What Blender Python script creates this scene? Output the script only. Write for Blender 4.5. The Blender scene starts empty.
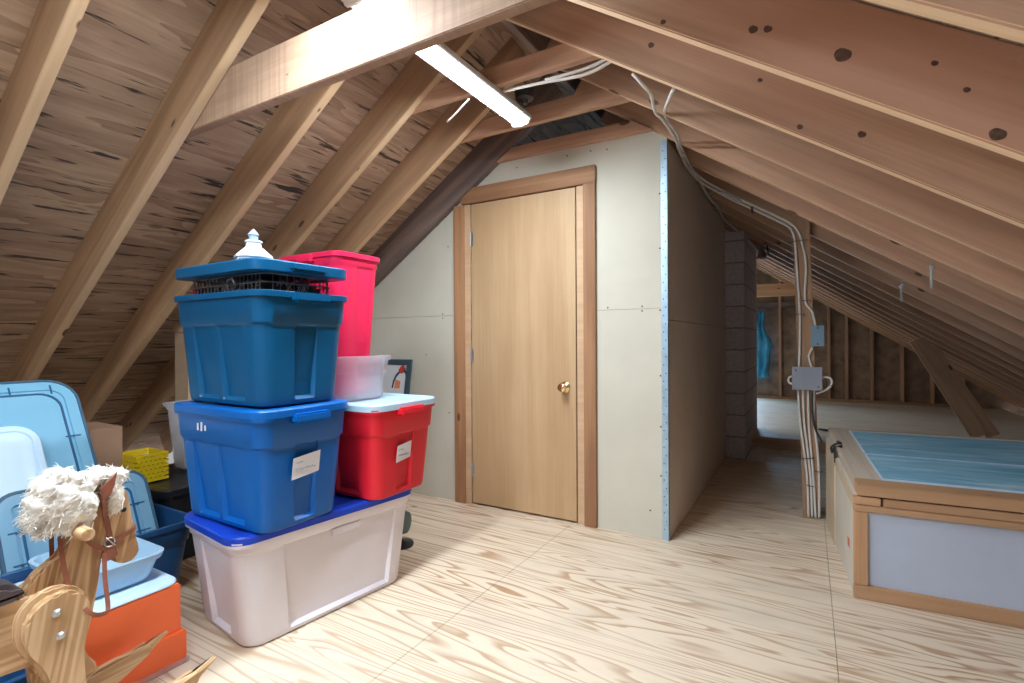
import bpy, bmesh, math, random
from mathutils import Vector, Matrix, noise
random.seed(7)
S = bpy.context.scene
COL = S.collection
R = math.radians

# ------------------------------------------------------------------ camera
W_PX = 1024
cam_d = bpy.data.cameras.new('camera')
cam_d.sensor_width = 36.0
cam_d.lens = 508.84 / W_PX * 36.0
cam_d.clip_start = 0.02
cam = bpy.data.objects.new('camera', cam_d)
COL.objects.link(cam)
YAW, PIT, ROL = 0.526634, -0.002559, -0.005692
fw = Vector((-math.sin(YAW)*math.cos(PIT), math.cos(YAW)*math.cos(PIT), math.sin(PIT)))
rt = Vector((math.cos(YAW), math.sin(YAW), 0)); up = rt.cross(fw)
rt2 = rt*math.cos(ROL) + up*math.sin(ROL); up2 = up*math.cos(ROL) - rt*math.sin(ROL)
cam.matrix_world = Matrix(((rt2.x, up2.x, -fw.x, 0), (rt2.y, up2.y, -fw.y, 0), (rt2.z, up2.z, -fw.z, 1.1), (0, 0, 0, 1)))
S.camera = cam

# ------------------------------------------------------------------ world and exposure
S.view_settings.view_transform = 'Standard'
S.view_settings.look = 'None'
S.view_settings.exposure = 0.12
S.view_settings.gamma = 1.0
S.view_settings.use_curve_mapping = False
w = bpy.data.worlds.new('daylight'); S.world = w; w.use_nodes = True
w.node_tree.nodes['Background'].inputs[0].default_value = (0.93, 0.94, 1.0, 1)
w.node_tree.nodes['Background'].inputs[1].default_value = 0.42
LAMP_E = 108.0          # emission of the fluorescent lenses

def area(name, loc, rot, sx, sy, power, color):
    l = bpy.data.lights.new(name, 'AREA'); l.shape = 'RECTANGLE'; l.size = sx; l.size_y = sy
    l.energy = power; l.color = color
    o = bpy.data.objects.new(name, l); o.location = loc; o.rotation_euler = rot; COL.objects.link(o)
    return o
# daylight through the far gable window (the chimney hides the window itself)
area('gable_window_daylight', (-1.25, 9.68, 0.95), (R(-90), 0, 0), 0.8, 0.9, 55, (0.45, 0.72, 1.0))

# ------------------------------------------------------------------ material helpers
def new_mat(name):
    m = bpy.data.materials.new(name); m.use_nodes = True
    nt = m.node_tree; b = nt.nodes['Principled BSDF']
    return m, nt, b
def node(nt, t, **kw):
    n = nt.nodes.new(t)
    for k, v in kw.items(): setattr(n, k, v)
    return n
def ramp(nt, fac, stops, interp='LINEAR'):
    r = node(nt, 'ShaderNodeValToRGB'); r.color_ramp.interpolation = interp
    while len(r.color_ramp.elements) < len(stops): r.color_ramp.elements.new(0.5)
    for e, (p, c) in zip(r.color_ramp.elements, stops):
        e.position = p; e.color = (*c, 1) if len(c) == 3 else c
    nt.links.new(fac, r.inputs[0]); return r.outputs[0]
def mix(nt, fac, a, b, blend='MIX'):
    m = node(nt, 'ShaderNodeMix', data_type='RGBA', blend_type=blend)
    for s, v in ((m.inputs[0], fac), (m.inputs[6], a), (m.inputs[7], b)):
        if isinstance(v, (int, float)): s.default_value = v
        elif isinstance(v, tuple): s.default_value = (*v, 1)
        else: nt.links.new(v, s)
    return m.outputs[2]
def mth(nt, op, a, b=0.0):
    m = node(nt, 'ShaderNodeMath', operation=op)
    for s, v in ((m.inputs[0], a), (m.inputs[1], b)):
        if isinstance(v, (int, float)): s.default_value = v
        else: nt.links.new(v, s)
    return m.outputs[0]
def coords(nt, scale, rnd=True, off=(0, 0, 0)):
    tc = node(nt, 'ShaderNodeTexCoord')
    v = tc.outputs['Object']
    if rnd:
        oi = node(nt, 'ShaderNodeObjectInfo')
        mul = node(nt, 'ShaderNodeVectorMath', operation='SCALE'); mul.inputs[0].default_value = (37.0, 53.0, 71.0)
        nt.links.new(oi.outputs['Random'], mul.inputs['Scale'])
        add = node(nt, 'ShaderNodeVectorMath', operation='ADD')
        nt.links.new(v, add.inputs[0]); nt.links.new(mul.outputs[0], add.inputs[1]); v = add.outputs[0]
    mp = node(nt, 'ShaderNodeMapping'); mp.inputs['Scale'].default_value = scale; mp.inputs['Location'].default_value = off
    nt.links.new(v, mp.inputs[0]); return mp.outputs[0]
def noise_t(nt, vec, scale=1.0, detail=3.0, rough=0.5, dist=0.0):
    n = node(nt, 'ShaderNodeTexNoise'); n.inputs['Scale'].default_value = scale
    n.inputs['Detail'].default_value = detail; n.inputs['Roughness'].default_value = rough
    n.inputs['Distortion'].default_value = dist
    nt.links.new(vec, n.inputs['Vector']); return n.outputs['Fac']
def bump(nt, b, h, strength=0.2, dist=0.01):
    n = node(nt, 'ShaderNodeBump'); n.inputs['Strength'].default_value = strength; n.inputs['Distance'].default_value = dist
    nt.links.new(h, n.inputs['Height']); nt.links.new(n.outputs[0], b.inputs['Normal'])

def wood(name, light, dark, knot=(0.09, 0.045, 0.025), rings=7.0, knots=True, rough=0.65, vary=0.12, contrast=1.0, stain=None, gs=1.0, saw=False):
    """sawn lumber; grain runs along the object's own x axis"""
    m, nt, b = new_mat(name)
    lo = noise_t(nt, coords(nt, (0.35*gs, 5.5*gs, 5.5*gs)), 1.0, 2.0, 0.5, 0.3)
    band = mth(nt, 'SINE', mth(nt, 'MULTIPLY', lo, rings*6.28))
    band = mth(nt, 'MULTIPLY_ADD', band, 0.5); nt.nodes[-1].inputs[2].default_value = 0.5
    fine = noise_t(nt, coords(nt, (1.6, 70, 70)), 1.0, 5.0, 0.7)
    blot = noise_t(nt, coords(nt, (1.5, 5, 5)), 1.0, 5.0, 0.65)
    f = mth(nt, 'ADD', mth(nt, 'MULTIPLY', band, 0.30*contrast), mth(nt, 'ADD', mth(nt, 'MULTIPLY', fine, 0.65), mth(nt, 'MULTIPLY', blot, 0.45)))
    col = ramp(nt, f, [(0.40, light), (0.92, dark)])
    if stain:
        st = noise_t(nt, coords(nt, (0.7, 1.6, 1.6)), 1.0, 3.0, 0.55)
        col = mix(nt, ramp(nt, st, [(0.45, (0, 0, 0)), (0.7, (0.75, 0.75, 0.75))]), col, stain)
    if knots:
        v = node(nt, 'ShaderNodeTexVoronoi'); v.inputs['Scale'].default_value = 1.0
        nt.links.new(coords(nt, (3.6, 9.0, 9.0)), v.inputs['Vector'])
        sep = node(nt, 'ShaderNodeSeparateColor'); nt.links.new(v.outputs['Color'], sep.inputs[0])
        size = mth(nt, 'MULTIPLY', sep.outputs[0], 0.13)
        edge = mth(nt, 'SUBTRACT', v.outputs['Distance'], size)
        mask = ramp(nt, edge, [(0.0, (0.9, 0.9, 0.9)), (0.03, (0, 0, 0))])
        keep = mth(nt, 'GREATER_THAN', sep.outputs[1], 0.40)
        col = mix(nt, mth(nt, 'MULTIPLY', mask, keep), col, knot)
    if saw:
        sw = noise_t(nt, coords(nt, (70, 2.0, 1.5)), 1.0, 3.0, 0.6)
        col = mix(nt, ramp(nt, sw, [(0.45, (0, 0, 0)), (0.7, (0.55,)*3)]), col, dark)
    oi = node(nt, 'ShaderNodeObjectInfo')
    hs = node(nt, 'ShaderNodeHueSaturation')
    nt.links.new(mth(nt, 'ADD', mth(nt, 'MULTIPLY', oi.outputs['Random'], 2*vary), 1-vary), hs.inputs['Value'])
    nt.links.new(col, hs.inputs['Color'])
    nt.links.new(hs.outputs[0], b.inputs['Base Color'])
    b.inputs['Roughness'].default_value = rough
    bump(nt, b, fine, 0.12, 0.004)
    return m

def plain(name, c, rough=0.5, metal=0.0, var=0.0, vscale=8.0, spec=0.5, bumpy=0.0, trans=0.0, alpha=1.0, sss=0.0):
    m, nt, b = new_mat(name)
    b.inputs['Roughness'].default_value = rough; b.inputs['Metallic'].default_value = metal
    b.inputs['Specular IOR Level'].default_value = spec
    n = noise_t(nt, coords(nt, (1, 1, 1), rnd=False), vscale, 4.0, 0.6)
    lo = tuple(max(0, x*(1-var)) for x in c); hi = tuple(min(1, x*(1+var)) for x in c)
    nt.links.new(ramp(nt, n, [(0.3, lo), (0.7, hi)]), b.inputs['Base Color'])
    if bumpy: bump(nt, b, n, bumpy, 0.01)
    b.inputs['Transmission Weight'].default_value = trans
    b.inputs['Alpha'].default_value = alpha
    if sss:
        b.inputs['Subsurface Weight'].default_value = sss
    return m

def emit(name, c, s):
    m, nt, b = new_mat(name)
    b.inputs['Base Color'].default_value = (0.9, 0.9, 0.9, 1)
    b.inputs['Emission Color'].default_value = (*c, 1); b.inputs['Emission Strength'].default_value = s
    return m

def plywood_floor(name, light, tan, sx=1.0):
    m, nt, b = new_mat(name)
    h = noise_t(nt, coords(nt, (0.42, 5.6, 1), rnd=False), 1.0, 2.5, 0.45, 0.5)
    saw = mth(nt, 'FRACT', mth(nt, 'MULTIPLY', h, 17.0))
    fine = noise_t(nt, coords(nt, (4, 90, 1), rnd=False), 1.0, 3.0, 0.6)
    patch = noise_t(nt, coords(nt, (0.8, 1.3, 1), rnd=False), 1.0, 3.0, 0.5)
    bandc = ramp(nt, saw, [(0.0, (0.0,)*3), (0.55, (0.06,)*3), (0.86, (0.85,)*3), (0.93, (0.75,)*3), (1.0, (0.0,)*3)])
    amt = mth(nt, 'MULTIPLY', bandc, mth(nt, 'ADD', mth(nt, 'MULTIPLY', patch, 1.9), 0.0))
    col = mix(nt, amt, light, tan)
    col = mix(nt, mth(nt, 'MULTIPLY', fine, 0.22), col, tan)
    blot = noise_t(nt, coords(nt, (1.1, 2.2, 1), rnd=False, off=(3, 9, 0)), 1.6, 4.0, 0.6)
    col = mix(nt, ramp(nt, blot, [(0.52, (0, 0, 0)), (0.78, (0.55,)*3)]), col, tuple(x*0.62 for x in light))
    v = node(nt, 'ShaderNodeTexVoronoi'); nt.links.new(coords(nt, (1.5, 2.9, 1), rnd=False), v.inputs['Vector']); v.inputs['Scale'].default_value = 1.0
    kn = ramp(nt, v.outputs['Distance'], [(0.015, (0.8,)*3), (0.06, (0, 0, 0))])
    col = mix(nt, kn, col, (0.20, 0.12, 0.07))
    nt.links.new(col, b.inputs['Base Color']); b.inputs['Roughness'].default_value = 0.55
    return m

def sheathing(name, light, dark, streak):
    """old plywood roof deck, face grain along local x, dark torn voids along the grain"""
    m, nt, b = new_mat(name)
    lo = noise_t(nt, coords(nt, (0.8, 5.0, 1), rnd=False), 1.0, 3.0, 0.5, 0.4)
    band = mth(nt, 'FRACT', mth(nt, 'MULTIPLY', lo, 7.0))
    fine = noise_t(nt, coords(nt, (5, 70, 1), rnd=False), 1.0, 4.0, 0.65)
    f = mth(nt, 'ADD', mth(nt, 'MULTIPLY', band, 0.4), mth(nt, 'MULTIPLY', fine, 0.6))
    col = ramp(nt, f, [(0.2, light), (0.8, dark)])
    v1 = noise_t(nt, coords(nt, (2.5, 28.0, 1), rnd=False), 1.0, 4.0, 0.6, 0.2)
    col = mix(nt, ramp(nt, v1, [(0.585, (0, 0, 0)), (0.63, (0.97,)*3)]), col, streak)
    blot = noise_t(nt, coords(nt, (0.9, 1.5, 1), rnd=False), 1.0, 4.0, 0.6)
    col = mix(nt, ramp(nt, blot, [(0.45, (0, 0, 0)), (0.75, (0.6,)*3)]), col, tuple(x*0.6 for x in dark))
    v = node(nt, 'ShaderNodeTexVoronoi'); nt.links.new(coords(nt, (2.2, 4.2, 1), rnd=False), v.inputs['Vector']); v.inputs['Scale'].default_value = 1.0
    kn = ramp(nt, v.outputs['Distance'], [(0.05, (0.7,)*3), (0.10, (0, 0, 0))])
    col = mix(nt, kn, col, tuple(x*0.45 for x in dark))
    nt.links.new(col, b.inputs['Base Color']); b.inputs['Roughness'].default_value = 0.8
    bump(nt, b, fine, 0.25, 0.006)
    return m

def masonry(name):
    m, nt, b = new_mat(name)
    tc = node(nt, 'ShaderNodeTexCoord')
    # block courses run on the sum of the two horizontal axes so both faces show courses
    sp = node(nt, 'ShaderNodeSeparateXYZ'); nt.links.new(tc.outputs['Object'], sp.inputs[0])
    cb = node(nt, 'ShaderNodeCombineXYZ')
    nt.links.new(mth(nt, 'ADD', sp.outputs[0], sp.outputs[1]), cb.inputs[0]); nt.links.new(sp.outputs[2], cb.inputs[1])
    br = node(nt, 'ShaderNodeTexBrick'); nt.links.new(cb.outputs[0], br.inputs['Vector'])
    br.inputs['Scale'].default_value = 1.0; br.inputs['Brick Width'].default_value = 0.40; br.inputs['Row Height'].default_value = 0.20
    br.inputs['Mortar Size'].default_value = 0.007; br.inputs['Mortar Smooth'].default_value = 0.2
    br.inputs['Color1'].default_value = (0.60, 0.54, 0.57, 1); br.inputs['Color2'].default_value = (0.45, 0.42, 0.46, 1)
    br.inputs['Mortar'].default_value = (0.10, 0.09, 0.095, 1); br.inputs['Bias'].default_value = -0.1
    n = noise_t(nt, coords(nt, (1, 1, 1), rnd=False), 40.0, 4.0, 0.7)
    nt.links.new(mix(nt, 0.45, br.outputs['Color'], ramp(nt, n, [(0.3, (0.2, 0.185, 0.2)), (0.7, (0.66, 0.61, 0.63))])), b.inputs['Base Color'])
    b.inputs['Roughness'].default_value = 0.9
    bump(nt, b, mth(nt, 'SUBTRACT', mth(nt, 'MULTIPLY', n, 0.3), br.outputs['Fac']), 0.5, 0.008)
    return m

MAT = {}
MAT['rafter_left'] = wood('rafter_pine_left', (0.54, 0.35, 0.20), (0.35, 0.21, 0.115), rings=5, stain=(0.34, 0.20, 0.115))
MAT['rafter_right'] = wood('rafter_fir_right', (0.62, 0.40, 0.27), (0.36, 0.215, 0.14), rings=4, contrast=0.8, stain=(0.52, 0.27, 0.18))
MAT['rafter_edge'] = wood('rafter_underside_tone', (0.80, 0.60, 0.40), (0.62, 0.42, 0.25), rings=3, contrast=0.5)  # paler, yellower tone for the downward edge only
MAT['rafter_edge_left'] = wood('left_rafter_underside_tone', (0.70, 0.50, 0.31), (0.50, 0.33, 0.19), rings=3, contrast=0.6)  # left slope: paler tone on the downward edge
MAT['rafter_dark'] = wood('stained_dark_rafter', (0.34, 0.25, 0.20), (0.17, 0.12, 0.11), rings=5, stain=(0.10, 0.085, 0.095))
MAT['rough_sawn'] = wood('rough_sawn_tie', (0.46, 0.31, 0.21), (0.26, 0.15, 0.10), rings=4, contrast=0.5, saw=True)
MAT['casing'] = wood('casing_redwood', (0.47, 0.255, 0.13), (0.30, 0.145, 0.07), rings=5, contrast=1.2)
MAT['jamb'] = wood('jamb_pine', (0.62, 0.43, 0.27), (0.50, 0.32, 0.19), rings=4, contrast=0.7)
MAT['brace'] = wood('brace_board', (0.58, 0.39, 0.26), (0.40, 0.26, 0.165), rings=5)
MAT['post'] = wood('post_fir', (0.50, 0.30, 0.18), (0.36, 0.205, 0.12), rings=4, contrast=0.8)
MAT['oak'] = wood('varnished_oak', (0.74, 0.49, 0.28), (0.36, 0.19, 0.085), rings=7, contrast=1.6, gs=4.0, rough=0.35, knots=False, vary=0.04)
MAT['oak_light'] = wood('varnished_light_oak', (0.76, 0.53, 0.32), (0.46, 0.27, 0.13), rings=6, contrast=1.2, gs=3.5, rough=0.35, knots=False, vary=0.05)
MAT['box_wood'] = wood('box_frame_fir', (0.60, 0.37, 0.21), (0.44, 0.245, 0.13), rings=4, contrast=0.8)
MAT['box_grey'] = wood('box_weathered_frame', (0.66, 0.56, 0.46), (0.46, 0.37, 0.29), rings=4, contrast=0.7)
MAT['box_ply'] = plain('box_side_plywood', (0.62, 0.50, 0.35), 0.7, var=0.12, vscale=5)
MAT['box_ply_light'] = plain('box_side_pale_panel', (0.68, 0.63, 0.54), 0.7, var=0.06, vscale=6)
MAT['floor'] = plywood_floor('floor_plywood', (0.80, 0.685, 0.54), (0.43, 0.25, 0.135))
MAT['floor_far'] = plywood_floor('far_floor_plywood', (0.68, 0.62, 0.53), (0.46, 0.38, 0.30))
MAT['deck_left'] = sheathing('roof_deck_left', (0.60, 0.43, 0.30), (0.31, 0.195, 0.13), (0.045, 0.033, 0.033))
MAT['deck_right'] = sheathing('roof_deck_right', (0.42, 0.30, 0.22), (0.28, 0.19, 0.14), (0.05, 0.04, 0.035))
MAT['gable'] = plain('gable_sheathing', (0.27, 0.19, 0.135), 0.85, var=0.4, vscale=5)
MAT['board'] = plain('grey_wallboard', (0.62, 0.60, 0.51), 0.85, var=0.05, vscale=2.5)
MAT['board_side'] = plain('brown_wallboard', (0.60, 0.50, 0.42), 0.85, var=0.05, vscale=3)
MAT['door'] = wood('door_birch', (0.64, 0.45, 0.265), (0.50, 0.325, 0.175), rings=2.5, contrast=0.9, knots=False, rough=0.5, stain=(0.46, 0.29, 0.15), vary=0.02)
MAT['galv'] = plain('galvanised_steel', (0.42, 0.58, 0.72), 0.38, 0.6, var=0.12, vscale=30)
MAT['basket_wire'] = plain('dull_basket_wire', (0.20, 0.19, 0.20), 0.4, 0.4)
MAT['steel'] = plain('steel', (0.55, 0.55, 0.56), 0.35, 0.9)
MAT['dark_steel'] = plain('dark_steel', (0.07, 0.07, 0.075), 0.45, 0.7)
MAT['brass'] = plain('brass', (0.80, 0.62, 0.34), 0.22, 1.0)
MAT['cmu'] = masonry('concrete_block')
MAT['dark'] = plain('dark_gap', (0.03, 0.025, 0.025), 0.9)
MAT['lens_added_far'] = emit('added_far_lamp_lens', (1.0, 0.93, 0.82), 40.0)
MAT['white_metal'] = plain('white_enamel', (0.8, 0.8, 0.8), 0.4)
MAT['lens'] = emit('lamp_lens', (0.83, 0.93, 1.0), LAMP_E)
MAT['cable'] = plain('white_cable', (0.72, 0.69, 0.66), 0.5)
MAT['cable_grey'] = plain('grey_cable', (0.52, 0.48, 0.47), 0.5)
MAT['cable_black'] = plain('black_cable', (0.05, 0.05, 0.055), 0.5)
MAT['tie_wrap'] = plain('dark_strap', (0.06, 0.06, 0.10), 0.5)
MAT['box_steel'] = plain('grey_junction_box', (0.27, 0.30, 0.36), 0.45, 0.4, var=0.06)
MAT['box_blue'] = plain('blue_grey_switch_box', (0.17, 0.27, 0.36), 0.45, 0.4, var=0.06)
MAT['insul'] = plain('pale_insulation', (0.80, 0.78, 0.74), 0.9, var=0.15, vscale=20)
MAT['tarp'] = plain('blue_plastic_sheet', (0.08, 0.40, 0.66), 0.3, var=0.3, vscale=5)
def plastic(name, c, rough=0.33, var=0.04): return plain(name, c, rough, var=var, vscale=3, spec=0.32, sss=0.0)
MAT['p_white'] = plastic('white_plastic', (0.78, 0.73, 0.78), 0.38)
MAT['p_royal'] = plastic('royal_blue_plastic', (0.01, 0.055, 0.52))
MAT['p_blue'] = plastic('blue_plastic', (0.002, 0.105, 0.40))
MAT['p_teal'] = plastic('teal_blue_plastic', (0.002, 0.075, 0.185))
MAT['p_navy'] = plastic('navy_plastic', (0.016, 0.075, 0.20))
MAT['p_red'] = plastic('red_plastic', (0.72, 0.018, 0.035))
MAT['p_pink'] = plastic('hot_pink_plastic', (0.80, 0.022, 0.09))
MAT['p_ice'] = plastic('ice_blue_plastic', (0.42, 0.60, 0.74))
MAT['p_sky'] = plastic('sky_blue_plastic', (0.21, 0.48, 0.68))
MAT['p_slate'] = plastic('slate_blue_plastic', (0.19, 0.38, 0.54))
MAT['groove'] = plastic('groove_shade_blue', (0.02, 0.10, 0.22))  # dark lines that paint the shade inside the lid grooves
MAT['p_pale'] = plastic('pale_blue_plastic', (0.60, 0.78, 0.95))
MAT['p_black'] = plastic('black_plastic', (0.012, 0.014, 0.02))
MAT['p_yellow'] = plastic('yellow_plastic', (0.80, 0.58, 0.015))
MAT['p_yellow_slot_shade'] = plastic('yellow_slot_shade', (0.42, 0.27, 0.01))
MAT['p_rim'] = plastic('slate_rim', (0.055, 0.12, 0.19))
MAT['p_orange'] = plain('orange_cardboard', (0.88, 0.15, 0.04), 0.5, var=0.04)
MAT['p_clear'] = plain('clear_plastic', (0.82, 0.84, 0.92), 0.25, trans=0.55, alpha=0.62)
MAT['p_clearblue'] = plain('clear_blue_plastic', (0.45, 0.66, 0.84), 0.22, alpha=0.82)
MAT['card'] = plain('brown_cardboard', (0.36, 0.215, 0.14), 0.85, var=0.08)
MAT['card_light'] = plain('tan_cardboard', (0.46, 0.33, 0.22), 0.85, var=0.08)
MAT['paper'] = plain('white_paper', (0.78, 0.78, 0.82), 0.8)
MAT['ink'] = plain('pen_ink', (0.20, 0.16, 0.30), 0.8)
MAT['wool'] = plain('white_wool', (0.84, 0.80, 0.74), 0.95, var=0.12, vscale=25, bumpy=0.6)
MAT['leather'] = plain('brown_leather', (0.26, 0.085, 0.05), 0.45, var=0.2, vscale=20)
MAT['saddle'] = plain('dark_saddle_leather', (0.075, 0.055, 0.06), 0.45, var=0.15)
MAT['ceramic'] = plain('white_ceramic', (0.62, 0.66, 0.70), 0.25, var=0.08, vscale=50)
MAT['ceramic_blue'] = plain('grey_blue_ceramic', (0.30, 0.40, 0.50), 0.3)
MAT['wire'] = plain('silver_wire', (0.45, 0.45, 0.48), 0.35, 0.6)
MAT['pane_grey'] = plain('lavender_grey_panel', (0.52, 0.60, 0.76), 0.35, var=0.05, vscale=3)
MAT['frame_teal'] = plain('dark_teal_frame', (0.05, 0.09, 0.12), 0.35)
MAT['p_mat'] = plain('print_paper', (0.72, 0.76, 0.80), 0.6)
MAT['ink_red'] = plain('print_red', (0.55, 0.06, 0.04), 0.6)
MAT['ink_navy'] = plain('print_navy', (0.03, 0.05, 0.12), 0.6)
MAT['ink_orange'] = plain('print_orange', (0.75, 0.28, 0.12), 0.6)
MAT['moss'] = plain('dark_green_metal', (0.05, 0.11, 0.11), 0.4)
MAT['stamp'] = plain('red_stamp', (0.62, 0.16, 0.08), 0.7)
MAT['clear_glass'] = plain('glass_drop', (0.85, 0.87, 0.9), 0.1, trans=0.7)

def glass_lid_mat():
    m, nt, b = new_mat('blue_glazing_painted_reflection')
    n = noise_t(nt, coords(nt, (1.2, 9, 1), rnd=False), 2.0, 4.0, 0.65, 0.4)
    col = ramp(nt, n, [(0.32, (0.16, 0.44, 0.64)), (0.55, (0.30, 0.60, 0.80)), (0.72, (0.62, 0.82, 0.95))])  # pale streaks paint reflected light into the glass colour
    nt.links.new(col, b.inputs['Base Color']); b.inputs['Roughness'].default_value = 0.22
    return m
MAT['glazing'] = glass_lid_mat()
MAT['knot'] = plain('dark_knot', (0.11, 0.06, 0.04), 0.6, var=0.5, vscale=90)

# ------------------------------------------------------------------ mesh helpers
def link(name, me, parent=None, mats=(), smooth=False, loc=None):
    o = bpy.data.objects.new(name, me); COL.objects.link(o)
    for m in mats: me.materials.append(MAT[m] if isinstance(m, str) else m)
    if parent: o.parent = parent
    if loc is not None: o.location = loc
    if smooth:
        for p in me.polygons: p.use_smooth = True
        me.set_sharp_from_angle(angle=R(38))
    return o
def finish(bm, name, mat, parent=None, smooth=False, loc=None, normals=True):
    if normals: bmesh.ops.recalc_face_normals(bm, faces=bm.faces)
    me = bpy.data.meshes.new(name); bm.to_mesh(me); bm.free()
    mats = mat if isinstance(mat, (list, tuple)) else (mat,)
    return link(name, me, parent, mats, smooth, loc)
def tag(o, label=None, cat=None, group=None, kind=None):
    if label: o['label'] = label
    if cat: o['category'] = cat
    if group: o['group'] = group
    if kind: o['kind'] = kind
    return o
def empty(name, loc=(0, 0, 0), rz=0.0):
    o = bpy.data.objects.new(name, None); COL.objects.link(o); o.location = loc; o.rotation_euler = (0, 0, rz)
    o.empty_display_size = 0.05
    return o
def box(bm, x0, x1, y0, y1, z0, z1, mi=0, bev=0.0):
    vs = [bm.verts.new((x, y, z)) for x in (x0, x1) for y in (y0, y1) for z in (z0, z1)]
    fs = [(0, 1, 3, 2), (4, 6, 7, 5), (0, 4, 5, 1), (2, 3, 7, 6), (0, 2, 6, 4), (1, 5, 7, 3)]
    F = [bm.faces.new([vs[i] for i in f]) for f in fs]
    for f in F: f.material_index = mi
    if bev:
        es = list({e for f in F for e in f.edges})
        r = bmesh.ops.bevel(bm, geom=es, offset=bev, segments=2, affect='EDGES')
        for f in r['faces']: f.material_index = mi
    return F
def prism(bm, pts, axis, a, b, mi=0, bev=0.0):
    """extrude a 2-D outline; axis x: pts=(y,z); y: (x,z); z: (x,y)"""
    def P(p, t):
        return {'x': (t, p[0], p[1]), 'y': (p[0], t, p[1]), 'z': (p[0], p[1], t)}[axis]
    A = [bm.verts.new(P(p, a)) for p in pts]; B = [bm.verts.new(P(p, b)) for p in pts]
    n = len(pts)
    F = [bm.faces.new(A[::-1]), bm.faces.new(B)]
    F += [bm.faces.new((A[i], A[(i+1) % n], B[(i+1) % n], B[i])) for i in range(n)]
    for f in F: f.material_index = mi
    if bev:
        es = list(F[0].edges) + list(F[1].edges)
        r = bmesh.ops.bevel(bm, geom=es, offset=bev, segments=2, affect='EDGES')
        for f in r['faces']: f.material_index = mi
    return F
def smooth_poly(pts, n=4):
    """Catmull-Rom a closed outline"""
    out = []; m = len(pts)
    for i in range(m):
        p0, p1, p2, p3 = (Vector(pts[(i+k-1) % m]) for k in range(4))
        for k in range(n):
            t = k/n
            out.append(tuple(0.5*((2*p1) + (p2-p0)*t + (2*p0-5*p1+4*p2-p3)*t*t + (3*p1-p0-3*p2+p3)*t**3)))
    return out
def smooth_path(pts, n=6):
    out = []; m = len(pts)
    for i in range(m-1):
        p0, p1, p2, p3 = (Vector(pts[min(max(i+k-1, 0), m-1)]) for k in range(4))
        for k in range(n):
            t = k/n
            out.append(0.5*((2*p1) + (p2-p0)*t + (2*p0-5*p1+4*p2-p3)*t*t + (3*p1-p0-3*p2+p3)*t**3))
    out.append(Vector(pts[-1])); return out
def tube(bm, pts, r, seg=8, mi=0, flat=None):
    """tube along points; flat=(w,t,up) makes a strap instead"""
    pts = [Vector(p) for p in pts]; rings = []
    for i, p in enumerate(pts):
        d = (pts[min(i+1, len(pts)-1)] - pts[max(i-1, 0)]).normalized()
        if flat:
            u = Vector(flat[2]); s = d.cross(u).normalized(); u2 = s.cross(d).normalized()
            ring = [p + s*a*flat[0]/2 + u2*c*flat[1]/2 for a, c in ((1, 1), (-1, 1), (-1, -1), (1, -1))]
        else:
            a = Vector((0, 0, 1)) if abs(d.z) < 0.9 else Vector((1, 0, 0))
            s = d.cross(a).normalized(); u2 = s.cross(d)
            rr = r[i] if isinstance(r, (list, tuple)) else r
            ring = [p + (s*math.cos(6.2832*k/seg) + u2*math.sin(6.2832*k/seg))*rr for k in range(seg)]
        rings.append([bm.verts.new(q) for q in ring])
    n = len(rings[0])
    for A, B in zip(rings, rings[1:]):
        for k in range(n):
            f = bm.faces.new((A[k], A[(k+1) % n], B[(k+1) % n], B[k])); f.material_index = mi; f.smooth = not flat
    for rg in (rings[0][::-1], rings[-1]):
        f = bm.faces.new(rg); f.material_index = mi
def lathe(bm, prof, c=(0, 0, 0), axis='z', seg=16, mi=0):
    rings = []
    for r, h in prof:
        ring = []
        for k in range(seg):
            a = 6.28318*k/seg; u, v = r*math.cos(a), r*math.sin(a)
            q = {'z': (u, v, h), 'x': (h, u, v), 'y': (u, h, v)}[axis]
            ring.append(bm.verts.new((q[0]+c[0], q[1]+c[1], q[2]+c[2])))
        rings.append(ring)
    for A, B in zip(rings, rings[1:]):
        for k in range(seg):
            f = bm.faces.new((A[k], A[(k+1) % seg], B[(k+1) % seg], B[k])); f.material_index = mi
    for rg in (rings[0][::-1], rings[-1]):
        f = bm.faces.new(rg); f.material_index = mi
def disc_stack(bm, c, axis, r, h, mi=0, seg=12): lathe(bm, [(r*0.85, 0), (r, h*0.3), (r, h*0.7), (r*0.8, h)], c, axis, seg, mi)

def beam(name, p0, p1, th, ht, mat, upv=(0, 0, 1), bev=0.003, parent=None):
    """sawn board from p0 to p1 (centre line); local x along it, th across, ht along the up side"""
    p0, p1 = Vector(p0), Vector(p1); d = p1-p0; L = d.length; x = d.normalized()
    y = Vector(upv).cross(x).normalized(); z = x.cross(y)
    bm = bmesh.new(); box(bm, -L/2, L/2, -th/2, th/2, -ht/2, ht/2, bev=bev)
    o = finish(bm, name, mat, parent)
    c = (p0+p1)/2
    o.matrix_world = Matrix(((x.x, y.x, z.x, c.x), (x.y, y.y, z.y, c.y), (x.z, y.z, z.z, c.z), (0, 0, 0, 1)))
    return o

# ------------------------------------------------------------------ roof geometry numbers
SL = 0.6667
ZL, ZR = 3.40, 1.76            # underside planes: left z = ZL + SL x, right z = ZR - SL x
DV = 0.235                     # rafter depth measured vertically
XR = -1.23                     # ridge
def zl(x): return ZL + SL*x
def zr(x): return ZR - SL*x

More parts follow.
